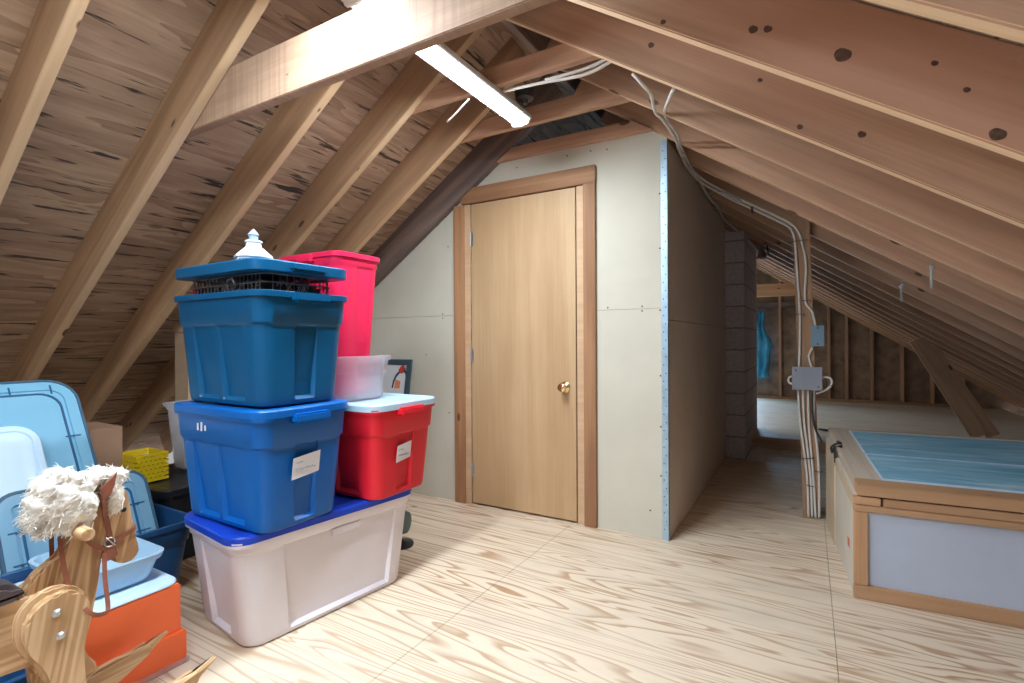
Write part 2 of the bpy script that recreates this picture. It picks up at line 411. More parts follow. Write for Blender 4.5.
# ------------------------------------------------------------------ setting: floor
bm = bmesh.new()
G = 0.0009
YS = [-2.4, -1.07, 0.15, 1.366, 2.586, 3.80, 5.06]
XS = [-5.0, -3.66, -1.225, 0.082, 2.52]
for i in range(len(XS)-1):
    for j in range(len(YS)-1):
        box(bm, XS[i]+G, XS[i+1]-G, YS[j]+0.0004, YS[j+1]-0.0004, -0.018, 0.0)
bmf = finish(bm, 'floor', 'floor'); tag(bmf, 'pale plywood attic floor with wavy tan grain', kind='structure')
bm = bmesh.new(); box(bm, -5.0, 2.52, -2.4, 5.06, -0.06, -0.0185)
tag(finish(bm, 'floor_base', 'dark'), 'dark joist layer under the plywood', kind='structure')
bm = bmesh.new()
box(bm, -3.2, 2.35, 5.80, 7.02, 0.082, 0.10); box(bm, -3.2, 2.35, 7.023, 9.62, 0.082, 0.10)
tag(finish(bm, 'floor_far', 'floor_far'), 'grey raised plywood floor at the far end', kind='structure')
tag(beam('trim_step', (-3.0, 5.775, 0.045), (2.3, 5.775, 0.045), 0.045, 0.112, 'brace'), 'brown joist edging the raised far floor', kind='structure')
bm = bmesh.new()
nx, ny = 60, 10
g = [[bm.verts.new((-3.0+5.3*i/nx, 5.06+1.1*j/ny, -0.012+0.02*noise.noise(Vector((i*0.6, j*0.9, 3))))) for j in range(ny+1)] for i in range(nx+1)]
for i in range(nx):
    for j in range(ny): bm.faces.new((g[i][j], g[i+1][j], g[i+1][j+1], g[i][j+1]))
tag(finish(bm, 'floor_insulation', 'insul', smooth=True), 'pale insulation showing in the gap before the step', kind='structure')

# ------------------------------------------------------------------ setting: roof decks (local x runs along the ridge)
def deck(name, mat, label, p_low, p_ridge, y0, y1):
    # p = (x,z)
    a = Vector((p_low[0], 0, p_low[1])); b_ = Vector((p_ridge[0], 0, p_ridge[1])); d = (b_-a); L = d.length; d.normalize()
    bm = bmesh.new(); W = y1-y0
    t = 0.0
    while t < L:
        t2 = min(t+1.22, L)
        y = 0.0; k = 0
        while y < W:
            y2 = min(y+2.44, W)
            box(bm, y+0.001, y2-0.001, t+0.0015, t2-0.0015, 0, 0.013)
            y = y2
        t = t2
    o = finish(bm, name, mat)
    X = Vector((0, 1, 0)); Z = X.cross(d)
    Y = d
    if Z.z < 0:
        # keep the deck thickness above the rafters
        Z = -Z; X = -X; a = a + Vector((0, y1, 0))
    else: a = a + Vector((0, y0, 0))
    o.matrix_world = Matrix(((X.x, Y.x, Z.x, a.x), (X.y, Y.y, Z.y, a.y), (X.z, Y.z, Z.z, a.z), (0, 0, 0, 1)))
    tag(o, label, kind='structure'); return o
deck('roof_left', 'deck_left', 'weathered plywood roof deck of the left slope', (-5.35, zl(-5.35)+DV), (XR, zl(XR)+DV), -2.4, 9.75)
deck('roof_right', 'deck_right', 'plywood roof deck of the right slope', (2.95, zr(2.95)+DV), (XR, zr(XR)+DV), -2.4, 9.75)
tag(beam('ridge_board', (XR, -2.4, 2.70), (XR, 9.7, 2.70), 0.038, 0.19, 'rafter_dark'), 'dark ridge board running along the peak', 'beam')

# ------------------------------------------------------------------ rafters
ORD = ['first', 'second', 'third', 'fourth', 'fifth', 'sixth', 'seventh', 'eighth', 'ninth', 'tenth', 'eleventh', 'twelfth', 'thirteenth',
       'fourteenth', 'fifteenth', 'sixteenth', 'seventeenth', 'eighteenth', 'nineteenth', 'twentieth', 'twenty-first']
hv = DV/2
LEFT_Y = [-0.60, -0.16, 0.27, 0.70, 1.135, 1.56, 1.98, 2.40, 2.82]
left_lab = {3: 'left-slope rafter nearest the camera, cut off at the top left corner of the photo',
            4: 'left-slope rafter that carries the near end of the wide rough-sawn tie',
            5: 'left-slope rafter passing just left of the stack of blue totes',
            6: 'left-slope rafter rising behind the white lighthouse ornament',
            7: 'left-slope rafter rising from behind the hot pink bin, under the lamp end',
            8: 'dark stained left-slope rafter lying against the grey door wall'}
for i, yf in enumerate(LEFT_Y):
    m = 'rafter_dark' if i == 8 else 'rafter_left'
    x0, x1 = -5.0, -1.312
    o = beam('rafter', (x0, yf-0.02, zl(x0)+hv), (x1, yf-0.02, zl(x1)+hv), 0.04, DV*0.832, m, bev=0.002)
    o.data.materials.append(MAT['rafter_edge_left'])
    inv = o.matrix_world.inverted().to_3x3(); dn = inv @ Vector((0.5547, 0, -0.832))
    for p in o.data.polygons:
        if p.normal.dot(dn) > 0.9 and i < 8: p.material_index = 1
    tag(o, left_lab.get(i, 'left-slope rafter overhead behind the camera, number %d outside the photo' % (i+1)), 'rafter', 'rafters of the left slope')
def knots(o, spots):
    """big dark knots set flush in the near face of a rafter: (world x, z, radius)"""
    inv = o.matrix_world.inverted(); bm = bmesh.new(); bm.from_mesh(o.data); o.data.materials.append(MAT['knot'])
    for (x, y, z, r) in spots:
        c = inv @ Vector((x, y, z)); sg = 1 if c.y > 0 else -1
        for (rr, dd) in ((r, 0.0004),):
            vs = [bm.verts.new((c.x+1.25*rr*math.cos(a), sg*(0.02+dd), c.z+rr*math.sin(a)*(1+0.1*math.sin(3*a)))) for a in [6.2832*k/16 for k in range(16)]]
            f = bm.faces.new(vs if sg < 0 else vs[::-1]); f.material_index = 2
    bm.to_mesh(o.data); bm.free()
KN = {5: [(0.077, 1.5, 1.80, 0.016), (-0.359, 1.5, 2.02, 0.007), (-0.123, 1.5, 1.925, 0.010), (-0.088, 1.5, 1.915, 0.009), (0.361, 1.5, 1.545, 0.013), (0.254, 1.5, 1.73, 0.006), (0.31, 1.5, 1.655, 0.006)],
      6: [(-0.509, 1.94, 2.215, 0.010), (0.149, 1.94, 1.74, 0.010), (-0.02, 1.94, 1.80, 0.008), (-0.138, 1.94, 1.985, 0.007)]}
RIGHT_Y = [-0.64, -0.20, 0.235, 0.67, 1.105] + [1.54+0.437*k for k in range(18)]
rl = {4: 'right-slope rafter nearest the camera, cut off at the top right corner of the photo',
      5: 'right-slope rafter with the big dark knot, second from the camera',
      6: 'right-slope rafter third from the camera, crossed by no cable, meeting the tie behind the lamp',
      7: 'right-slope rafter fourth from the camera, where the two white cables come down and join',
      8: 'right-slope rafter over the top of the steel corner strip of the closet'}
for i, yf in enumerate(RIGHT_Y):
    x0, x1 = 2.55, -1.148
    o = beam('rafter', (x1, yf-0.02, zr(x1)+hv), (x0, yf-0.02, zr(x0)+hv), 0.04, DV*0.832, 'rafter_right' if i < len(RIGHT_Y)-2 else 'box_wood', bev=0.004)  # paler wood on the last two paints the light falling there
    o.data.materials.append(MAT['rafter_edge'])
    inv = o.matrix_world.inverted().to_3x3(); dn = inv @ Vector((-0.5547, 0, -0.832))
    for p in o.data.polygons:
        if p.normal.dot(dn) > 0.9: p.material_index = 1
    if i in KN: knots(o, KN[i])
    if i < 4: lab = 'right-slope rafter overhead behind the camera, number %d outside the photo' % (i+1)
    elif i in rl: lab = rl[i]
    else: lab = '%s right-slope rafter counted from the camera, in the row receding past the closet' % ORD[i-4]
    tag(o, lab, 'rafter', 'rafters of the right slope')

# ------------------------------------------------------------------ collar ties
tie = beam('collar_tie', (-2.30, 1.157, 2.052), (-0.20, 1.157, 2.052), 0.04, 0.186, 'rough_sawn')
tag(tie, 'wide rough-sawn tie board nearest the camera, glaring under the upper lamp', 'beam')
for yf, lab, m, zb in ((2.01, 'narrow collar tie crossing behind the lamp with white cables lying along it', 'rafter_right', 2.262),
                   (2.45, 'narrow collar tie at the far end of the lamp', 'rafter_right', 2.262),
                   (2.823, 'narrow brown tie board lying along the top of the grey door wall', 'rafter_right', 2.248)):
    bm = bmesh.new()
    zt = zb+(0.09 if yf < 2.8 else 0.072)
    def xl_(z): return (z-ZL)/SL
    e = 0.26 if zb and yf < 2.8 else -0.002
    prism(bm, [(xl_(zb)-e, zb), (xl_(zt)-e, zt), ((ZR-zt)/SL+e, zt), ((ZR-zb)/SL+e, zb)], 'y', yf-0.038, yf, bev=0.002)
    tag(finish(bm, 'collar_tie', m), lab, 'beam', 'narrow collar ties under the ridge')

# ------------------------------------------------------------------ closet walls, door
WY, WX = 2.826, -0.659
def wall_poly(bm, x0, x1, z0, z1, y0, y1):
    """rectangle clipped by the left slope underside"""
    pts = [(x0, z0), (x1, z0)]
    if zl(x1) < z1:
        pts.append((x1, zl(x1)))
    else: pts.append((x1, z1))
    xc = (z1-ZL)/SL
    if xc > x0 and xc < x1: pts.append((xc, z1))
    if zl(x0) > z0: pts.append((x0, min(z1, zl(x0))))
    else:
        pts[0] = ((z0-ZL)/SL, z0)
    prism(bm, pts, 'y', y0, y1)
bm = bmesh.new()
DX0, DX1, DZ = -1.955, -1.194, 2.015
seam = 1.272
for x0, x1 in ((-4.6, DX0-0.03), (DX1+0.03, WX)):
    wall_poly(bm, x0, x1, 0.0, seam-0.001, WY, WY+0.012); wall_poly(bm, x0, x1, seam+0.001, 2.20 if x1 == WX else 2.30, WY, WY+0.012)
prism(bm, [(DX0-0.03, DZ+0.02), (DX1+0.03, DZ+0.02), (DX1+0.03, 2.30), ((2.30-ZL)/SL, 2.30), (DX0-0.03, zl(DX0-0.03))], 'y', WY, WY+0.012)
prism(bm, [(DX1+0.03, 2.20), (WX, 2.20), (-0.80, 2.29), (DX1+0.03, 2.30)], 'y', WY, WY+0.012)
tag(finish(bm, 'wall_back', 'board'), 'grey wallboard closet wall around the door', kind='structure')
bm = bmesh.new()
for (x, z) in [(-0.70+0.0, 0.35), (-0.70, 0.62), (-0.70, 0.9), (-0.70, 1.26), (-0.70, 1.6), (-0.70, 1.9), (-0.80, 1.285), (-0.80, 1.26), (-1.0, 1.285),
               (-2.2, 1.285), (-2.2, 1.255), (-0.76, 0.15), (-1.0, 2.2), (-1.1, 2.21), (-1.25, 2.21), (-1.6, 2.2), (-2.15, 1.75), (-2.35, 1.0), (-2.15, 0.6)]:
    lathe(bm, [(0.005, WY-0.0015), (0.004, WY)], (x, 0, z), 'y', 8)
tag(finish(bm, 'trim_screws', 'dark_steel'), 'dark screw heads in the grey closet wall', kind='structure')
bm = bmesh.new()
box(bm, WX-0.012, WX, WY+0.013, 5.052, 0, 1.205); box(bm, WX-0.012, WX, WY+0.013, 5.052, 1.208, 2.19)
tag(finish(bm, 'wall_right', 'board_side'), 'brown wallboard side wall of the closet', kind='structure')
# studs of the closet frame (give the walls body)
bm = bmesh.new()
for y in (3.1, 3.7, 4.3, 4.9): box(bm, WX-0.10, WX-0.013, y, y+0.04, 0, 2.15)
for x in (-3.6, -3.0, -2.4, -0.95): box(bm, x, x+0.04, WY+0.013, WY+0.10, 0, min(2.2, zl(x)-0.03))
box(bm, -4.2, WX-0.013, 5.053, 5.065, 0, 0.6)
tag(finish(bm, 'wall_framing', 'rafter_left'), 'closet wall framing inside the closet', kind='structure')
# galvanised corner strip with punched holes
bm = bmesh.new()
box(bm, WX-0.035, WX+0.003, WY-0.003, WY, 0.0, 2.186); box(bm, WX, WX+0.003, WY-0.003, WY+0.012, 0.0, 2.186)
k = 0
for z in [0.06+0.045*i for i in range(47)]:
    lathe(bm, [(0.0035, WY-0.0042), (0.0035, WY-0.003)], (WX-0.017+(0.006 if k % 2 else -0.006), 0, z), 'y', 6, mi=1); k += 1
tag(finish(bm, 'trim_5', ['galv', 'dark_steel']), 'punched galvanised steel strip down the closet corner', kind='structure')
# door
dr = empty('door_1', (0, 0, 0)); tag(dr, 'flush birch door in the grey closet wall', kind='structure')
bm = bmesh.new(); box(bm, -1.0, 1.0, -0.376, 0.376, -0.018, 0.018, bev=0.002)
slab = finish(bm, 'door_slab', 'door', dr)
slab.matrix_world = Matrix(((0, 1, 0, (DX0+DX1)/2), (0, 0, -1, WY+0.012), (1, 0, 0, 1.012), (0, 0, 0, 1))) if False else Matrix(((0, -1, 0, (DX0+DX1)/2), (0, 0, 1, WY+0.012), (-1, 0, 0, 1.012), (0, 0, 0, 1)))
bm = bmesh.new()
kx, kz = -1.268, 0.815
lathe(bm, [(0.030, WY-0.006), (0.033, WY-0.010), (0.020, WY-0.016), (0.011, WY-0.02), (0.011, WY-0.034), (0.022, WY-0.04), (0.028, WY-0.052), (0.026, WY-0.064), (0.012, WY-0.070)], (kx, 0, kz), 'y', 20)
tag(finish(bm, 'door_knob', 'brass', dr, smooth=True), 'round brass knob')
for z in (0.23, 1.0, 1.78):
    bm = bmesh.new(); lathe(bm, [(0.006, z-0.045), (0.007, z-0.044), (0.007, z+0.044), (0.006, z+0.045)], (DX0-0.004, WY-0.006, 0), 'z', 8)
    box(bm, DX0-0.02, DX0+0.02, WY-0.007, WY-0.0055, z-0.044, z+0.044)
    finish(bm, 'hinge', 'steel', dr)
tag(beam('trim_1', (-2.047, WY-0.011, -0.002), (-2.047, WY-0.011, 2.012), 0.022, 0.085, 'casing', upv=(1, 0, 0)), 'left door casing board', kind='structure')
tag(beam('trim_2', (-1.106, WY-0.011, -0.002), (-1.106, WY-0.011, 2.02), 0.022, 0.076, 'casing', upv=(1, 0, 0)), 'right door casing board', kind='structure')
tag(beam('trim_3', (-2.02, WY-0.013, 2.068), (-1.066, WY-0.013, 2.068), 0.026, 0.104, 'casing'), 'door head casing board', kind='structure')
bm = bmesh.new()
box(bm, -2.004, DX0-0.004, WY-0.008, WY+0.07, 0, 2.014); box(bm, DX1+0.004, -1.144, WY-0.008, WY+0.07, 0, 2.014)
box(bm, -2.004, -1.144, WY+0.032, WY+0.07, 2.0, 2.016)
tag(finish(bm, 'trim_4', 'jamb'), 'pale door jamb', kind='structure')
bm = bmesh.new(); box(bm, -2.0, -1.15, WY+0.072, WY+0.08, 0, 2.05)
tag(finish(bm, 'trim_6', 'dark'), 'near-black sheet painted as shade behind the door', kind='structure')  # solid sheet coloured near-black in place of shade

# ------------------------------------------------------------------ chimney
bm = bmesh.new(); box(bm, -1.05, -0.497, 5.07, 6.35, -0.1, 2.085, bev=0.004)
o = finish(bm, 'chimney', 'cmu'); tag(o, 'grey concrete block chimney standing behind the closet side wall', 'chimney')

# ------------------------------------------------------------------ far gable
GY = 9.62
bm = bmesh.new()
def gab(x0, x1, z0, z1):
    pts = [(x0, z0), (x1, z0)]
    r = lambda x: min(z1, (zr(x) if x > XR else zl(x))+DV)
    if r(x1) > z0: pts.append((x1, r(x1)))
    if x0 < XR < x1: pts.append((XR, r(XR)))
    if r(x0) > z0: pts.append((x0, r(x0)))
    prism(bm, pts, 'y', GY, GY+0.013)
gab(-3.4, -1.7, 0.1, 2.9); gab(-1.7, -0.8, 0.1, 0.5); gab(-1.7, -0.8, 1.4, 2.9); 
prism(bm, [(-0.8, 0.0), (2.8, 0.0), (2.8, zr(2.8)+DV), (-0.8, zr(-0.8)+DV)], 'y', GY, GY+0.013)
tag(finish(bm, 'wall_far', 'gable'), 'dark plywood gable wall at the far end', kind='structure')
bm = bmesh.new()
for a in ((-1.72, -1.68), (-0.82, -0.78)): box(bm, a[0], a[1], GY-0.02, GY+0.02, 0.48, 1.42)
for a in ((0.48, 0.52), (1.38, 1.42)): box(bm, -1.72, -0.78, GY-0.02, GY+0.02, a[0], a[1])
wn = finish(bm, 'window_1', 'rafter_left'); tag(wn, 'far gable window behind the chimney', kind='structure')
studs = [-0.42, -0.07, 0.27, 0.507, 0.832, 1.204, 1.56, 1.9]
for i, x in enumerate(studs):
    top = zr(x)-0.0
    tag(beam('stud', (x+0.02, GY-0.046, 0.14), (x+0.02, GY-0.046, top+0.1), 0.092, 0.04, 'rafter_right', upv=(1, 0, 0)),
        '%s gable wall stud counted from the chimney, at the far end' % ORD[i], 'stud', 'studs of the far gable wall')
tag(beam('trim_7', (-3.0, GY-0.046, 0.12), (2.2, GY-0.046, 0.12), 0.09, 0.04, 'rafter_left'), 'bottom plate of the far gable wall', kind='structure')
bm = bmesh.new(); zb, zt = 1.74, 1.93
prism(bm, [(-2.2, zb), (-2.0, zt), ((ZR-zt)/SL+0.02, zt), ((ZR-zb)/SL+0.02, zb)], 'y', 8.62, 8.66, bev=0.002)
tag(finish(bm, 'collar_tie', 'box_wood'), 'pale yellow tie board lit up in the far attic beside the chimney top', 'beam')
tag(beam('wall_brace', (-2.2, GY-0.06, 1.66), (0.0, GY-0.06, 1.66), 0.06, 0.09, 'rafter_dark'), 'dark board across the far gable wall under the yellow tie', 'beam')
# blue sheet hung by the window
bm = bmesh.new()
nu, nv = 14, 20
g = []
for i in range(nu+1):
    row = []
    for j in range(nv+1):
        t = j/nv; wd = 0.10+0.10*t-0.04*math.sin(t*9)
        x = -0.72+(i/nu-0.5)*wd*2+0.012*math.sin(j*0.9); z = 1.55-1.1*t
        row.append(bm.verts.new((x, GY-0.14+0.03*math.sin(i*1.35+t*2)+0.015*math.sin(j*0.7+i), z)))
    g.append(row)
for i in range(nu):
    for j in range(nv): bm.faces.new((g[i][j], g[i+1][j], g[i+1][j+1], g[i][j+1]))
o = finish(bm, 'plastic_sheet', 'tarp', smooth=True); tag(o, 'crumpled blue plastic sheet hanging by the far window beside the chimney', 'sheet')
sm = o.modifiers.new('thickness', 'SOLIDIFY'); sm.thickness = 0.004

# ------------------------------------------------------------------ diagonal brace
pb = empty('roof_brace', (1.35, 6.7, 0.1)); tag(pb, 'pair of brown boards leaning as a diagonal roof brace on the far floor', 'brace')
bpy.context.view_layer.update()
for dx, dy, hgt in ((0.0, 0.0, 0.14), (0.118, 0.07, 0.11)):
    o = beam('brace_board', (0.975+dx, 6.66+dy, 1.09-dx*0.62), (1.475+dx, 6.72+dy, 0.12), hgt, 0.04, 'brace', upv=(0.0, 1.0, 0.1))
    mw = o.matrix_world.copy(); o.parent = pb; o.matrix_parent_inverse = Matrix.Translation(-pb.location); o.matrix_world = mw

# ------------------------------------------------------------------ post and wiring
tag(beam('support_post', (0.018, 3.655, 0.0), (-0.035, 3.655, 1.86), 0.06, 0.092, 'post', upv=(1, 0, 0)), 'brown wooden post carrying the cables and junction box', 'post')
def cable(name, paths, r, mat, label, cat='cable', group=None):
    bm = bmesh.new()
    for p in paths: tube(bm, smooth_path(p, 6), r, 8)
    o = finish(bm, name, mat); tag(o, label, cat, group); return o
CABA = [(-0.60, 2.0, 2.16), (-0.565, 2.02, 2.115), (-0.553, 2.099, 2.104), (-0.596, 2.329, 2.132), (-0.579, 2.407, 2.121), (-0.579, 2.652, 2.121), (-0.612, 2.926, 2.143), (-0.632, 3.30, 2.150), (-0.60, 3.50, 2.125), (-0.50, 3.55, 2.055), (-0.403, 3.571, 1.99), (-0.282, 3.585, 1.915), (-0.172, 3.60, 1.845), (-0.10, 3.612, 1.795)]
PA = [(-0.08, 3.615, 1.76), (-0.067, 3.615, 1.70), (-0.057, 3.615, 1.525), (-0.046, 3.615, 1.339), (-0.042, 3.615, 1.153), (-0.048, 3.615, 0.90)]
PB = [(-0.048, 3.615, 1.76), (-0.029, 3.615, 1.69), (-0.008, 3.615, 1.553), (-0.014, 3.615, 1.337), (0.023, 3.612, 1.262), (0.043, 3.608, 1.16)]
cable('electric_cable', [CABA+PA], 0.0068, 'cable', 'white cable running down the rafters and the left edge of the post', group='white cables on the post')
CABA2 = [(p[0]+0.012, p[1]-0.016, p[2]+0.016) for p in CABA[3:]]
cable('electric_cable', [[(-0.44, 2.0, 2.06), (-0.475, 2.08, 2.065)] + [CABA2[1]] + CABA2[2:] + PB], 0.0068, 'cable', 'white cable running down the right edge of the post into the small blue-grey box', group='white cables on the post')
cable('electric_cable', [[(0.038, 3.61, 1.07), (0.011, 3.615, 1.011), (0.006, 3.615, 0.98), (0.027, 3.612, 0.90)]], 0.0068, 'cable', 'short white cable curling between the small box and the junction box', group='white cables on the post')
for i, (p, lab) in enumerate((
        ([(-0.054, 3.615, 0.80), (-0.044, 3.615, 0.595), (-0.023, 3.615, 0.412), (-0.006, 3.615, 0.229), (0.000, 3.612, 0.003)], 'leftmost of the four white cables below the junction box'),
        ([(-0.027, 3.612, 0.80), (-0.022, 3.612, 0.597), (-0.004, 3.612, 0.414), (0.012, 3.612, 0.232), (0.019, 3.612, 0.005)], 'second from left of the four white cables below the junction box'),
        ([(0.0, 3.615, 0.80), (0.004, 3.615, 0.568), (0.019, 3.615, 0.355), (0.030, 3.615, 0.172), (0.037, 3.612, 0.005)], 'third from left of the four white cables below the junction box'),
        ([(0.032, 3.615, 0.80), (0.031, 3.615, 0.601), (0.048, 3.615, 0.419), (0.056, 3.615, 0.237), (0.056, 3.612, 0.005)], 'rightmost of the four white cables below the junction box'))):
    cable('electric_cable', [p], 0.0068, 'cable', lab, group='white cables on the post')
cable('electric_cable', [[(0.06, 3.60, 0.867), (0.114, 3.60, 0.862), (0.122, 3.60, 0.826), (0.094, 3.605, 0.79), (0.042, 3.612, 0.765)]], 0.0068, 'cable', 'white cable looping out of the right side of the junction box', group='white cables on the post')
cable('electric_cable', [[(-0.05, 3.60, 0.868), (-0.10, 3.60, 0.86), (-0.10, 3.60, 0.826), (-0.06, 3.60, 0.815)]], 0.0068, 'cable', 'white cable stub looping at the left side of the junction box', group='white cables on the post')
cable('electric_cable', [[(0.021, 3.6, 0.77), (0.020, 3.595, 0.664), (0.036, 3.59, 0.555), (0.075, 3.60, 0.47)]], 0.006, 'cable_black', 'black cable hanging below the junction box beside the post')
cable('electric_cable', [[(0.10, 6.45, 0.115), (0.5, 6.25, 0.115), (1.1, 5.95, 0.11), (1.6, 5.85, 0.11)]], 0.012, 'cable_black', 'black cable lying across the far floor near the step')
CABC = [(-0.600, 2.95, 2.13), (-0.63, 3.18, 2.145), (-0.60, 3.34, 2.128), (-0.622, 3.85, 2.14), (-0.62, 4.10, 2.14), (-0.60, 4.2, 2.128), (-0.63, 4.8, 2.148), (-0.58, 5.0, 2.115), (-0.512, 5.292, 2.069), (-0.467, 5.8, 2.040), (-0.44, 6.19, 2.022)]
cable('electric_cable', [CABC], 0.009, 'cable_grey', 'grey cable snaking along the top of the closet side wall to the chimney top')
CABD = [(-0.60, 3.83, 2.128), (-0.53, 3.60, 2.082), (-0.45, 3.50, 2.028), (-0.36, 3.50, 1.965)]
cable('electric_cable', [CABD], 0.008, 'cable_grey', 'short grey cable branching off below the rafters left of the post')
cable('electric_cable', [[(-1.212, 2.025, 2.254), (-1.10, 2.03, 2.25), (-1.0, 2.03, 2.243), (-0.90, 2.03, 2.232), (-0.80, 2.03, 2.228), (-0.70, 2.02, 2.245), (-0.62, 2.01, 2.28)]], 0.007, 'cable', 'white cable along the narrow tie beside the lamp, lower of two', group='white cables on the tie')
cable('electric_cable', [[(-1.0, 2.028, 2.252), (-0.90, 2.028, 2.249), (-0.80, 2.026, 2.250), (-0.72, 2.02, 2.262), (-0.63, 2.01, 2.30)]], 0.007, 'cable', 'white cable along the narrow tie beside the lamp, upper of two', group='white cables on the tie')
# fittings
def ubox(name, x0, x1, z0, z1, mat, label, n):
    t = empty(name, ((x0+x1)/2, 3.62, z0)); tag(t, label, 'electrical box')
    cx, cy, cz = t.location
    bm = bmesh.new(); box(bm, x0-cx, x1-cx, -0.045, 0.003, 0, z1-z0, bev=0.003); finish(bm, 'box_body', mat, t)
    bm = bmesh.new(); box(bm, x0-cx-0.002, x1-cx+0.002, -0.049, -0.0455, -0.002, z1-z0+0.002, bev=0.001); finish(bm, 'cover_plate', mat, t)
    for (u, v) in n:
        bm = bmesh.new(); lathe(bm, [(0.004, -0.051), (0.005, -0.049)], (x0-cx+u*(x1-x0), 0, v*(z1-z0)), 'y', 8); finish(bm, 'cover_screw', 'dark_steel', t)
ubox('junction_box', -0.083, 0.072, 0.788, 0.925, 'box_steel', 'square grey steel junction box on the cable post', [(0.88, 0.15), (0.12, 0.85)])
ubox('switch_box', 0.020, 0.083, 1.055, 1.175, 'box_blue', 'small blue-grey steel box at the right edge of the cable post', [(0.5, 0.9), (0.5, 0.1)])
for i, (pts, lab) in enumerate((
    (((-0.095, 1.70), (0.000, 1.705)), 'topmost dark strap round the cables at the post top'),
    (((-0.035, 1.332), (0.01, 1.335)), 'dark strap holding the right cable above the small box'),
    (((-0.07, 1.25), (-0.02, 1.25)), 'dark strap holding the left cable above the junction box'),
    (((-0.035, 0.36), (0.03, 0.37)), 'dark strap round the lower cables, upper one'),
    (((-0.01, 0.20), (0.03, 0.195)), 'dark strap round the lower cables, nearest the floor'),
    (((0.035, 0.29), (0.072, 0.29)), 'dark strap on the rightmost lower cable'))):
    bm = bmesh.new(); (xa, za), (xb, zb2) = pts
    tube(bm, [(xa, 3.622, za), (xa+0.004, 3.603, za), (xb-0.004, 3.603, zb2), (xb, 3.622, zb2)], 0, flat=(0.008, 0.003, (0, 0, 1)))
    tag(finish(bm, 'cable_strap', 'tie_wrap'), lab, 'strap', 'dark cable straps on the post')
bm = bmesh.new(); tube(bm, [(-0.305, 3.575, 1.935), (-0.30, 3.565, 1.90)], 0, flat=(0.012, 0.03, (0, 1, 0)))
tag(finish(bm, 'cable_strap', 'tie_wrap'), 'dark strap round the cables under the rafter left of the post', 'strap', 'dark cable straps on the post')
# bundle of metal clips at the chimney top
cl = empty('clamp_lamp', (-0.37, 5.3, 1.875)); tag(cl, 'small steel clamp fitting hanging from the grey cable at the chimney top', 'fitting')
bm = bmesh.new(); lathe(bm, [(0.012, 0.10), (0.02, 0.09), (0.022, 0.05), (0.035, 0.02), (0.045, -0.02), (0.044, -0.022), (0.02, 0.0)], (0, 0, 0), 'z', 12); finish(bm, 'lamp_shade', 'steel', cl, smooth=True)
bm = bmesh.new(); tube(bm, [(0, 0, 0.09), (0.03, 0.0, 0.12), (0.05, 0, 0.08), (0.055, 0, 0.0)], 0.006); finish(bm, 'clamp', 'dark_steel', cl)
# clear drops on the right slope
for (x, y, lab) in ((0.477, 2.90, 'clear glass drop hanging from a right-slope rafter, the larger and nearer of two'), (0.483, 3.78, 'clear glass drop hanging from a right-slope rafter, the smaller and farther of two')):
    z = zr(x); t = empty('glass_drop', (x, y, z)); tag(t, lab, 'ornament', 'glass drops on the rafters')
    bm = bmesh.new(); lathe(bm, [(0.003, -0.125), (0.006, -0.11), (0.007, -0.06), (0.006, -0.04), (0.010, -0.03), (0.011, -0.022), (0.004, -0.014)], (0, 0, 0), 'z', 10); finish(bm, 'drop', 'clear_glass', t, smooth=True)
    bm = bmesh.new(); tube(bm, [(0, 0, -0.015), (0.006, 0, -0.006), (0.0, 0, 0.003)], 0.002, 6); finish(bm, 'hook', 'steel', t)

# ------------------------------------------------------------------ fluorescent lamps
def strip_lamp(y0, y1, label, lens='lens'):
    t = empty('fluorescent_lamp', (-1.285, (y0+y1)/2, 2.262)); tag(t, label, 'lamp', 'fluorescent strip lamps under the ridge')
    L = (y1-y0)/2
    bm = bmesh.new()
    prism(bm, [(-0.058, 0.0), (-0.062, -0.022), (-0.052, -0.024), (0.052, -0.024), (0.062, -0.022), (0.058, 0.0)], 'y', -L, L); finish(bm, 'lamp_housing', 'white_metal', t)
    bm = bmesh.new()
    prof = [(-0.05+0.1*k/10, -0.0245-0.010*math.sin(math.pi*k/10)) for k in range(11)]
    prism(bm, prof, 'y', -L+0.012, L-0.012); finish(bm, 'lamp_lens', lens, t, smooth=True)
    for s in (-1, 1):
        bm = bmesh.new(); a, b = (s*(L-0.012), s*L); prism(bm, [(-0.055, -0.024), (-0.045, -0.045), (0.0, -0.055), (0.045, -0.045), (0.055, -0.024)], 'y', min(a, b), max(a, b)); finish(bm, 'end_cap', 'white_metal', t)
    return t
strip_lamp(6.5, 7.7, 'unseen strip lamp added to light the far attic behind the closet', 'lens_added_far')  # lamp out of view, added to brighten the far attic
l1 = strip_lamp(1.19, 2.32, 'glowing fluorescent strip lamp fixed under the narrow ties')
strip_lamp(-1.40, -0.20, 'unseen strip lamp added overhead behind the camera for fill light')  # added fill lamp, never in view
strip_lamp(-0.10, 1.12, 'glowing strip lamp above the wide tie, cut off at the top edge of the photo')
bm = bmesh.new(); tube(bm, smooth_path([(-1.345, 1.93, 2.21), (-1.42, 1.95, 2.182), (-1.50, 1.97, 2.155)], 4), 0.004, 6)
tag(finish(bm, 'pull_cord', 'cable'), 'short white pull cord slanting from the strip lamp', 'cord')
bm = bmesh.new(); lathe(bm, [(0.02, -0.05), (0.045, -0.045), (0.05, -0.01), (0.05, 0.0)], (-1.20, 2.20, 2.33), 'z', 12); lathe(bm, [(0.012, -0.07), (0.02, -0.05)], (-1.20, 2.20, 2.33), 'z', 10); 
tag(finish(bm, 'ceiling_box', 'dark_steel', smooth=True), 'small dark round electrical box beside the lamp', 'electrical box')

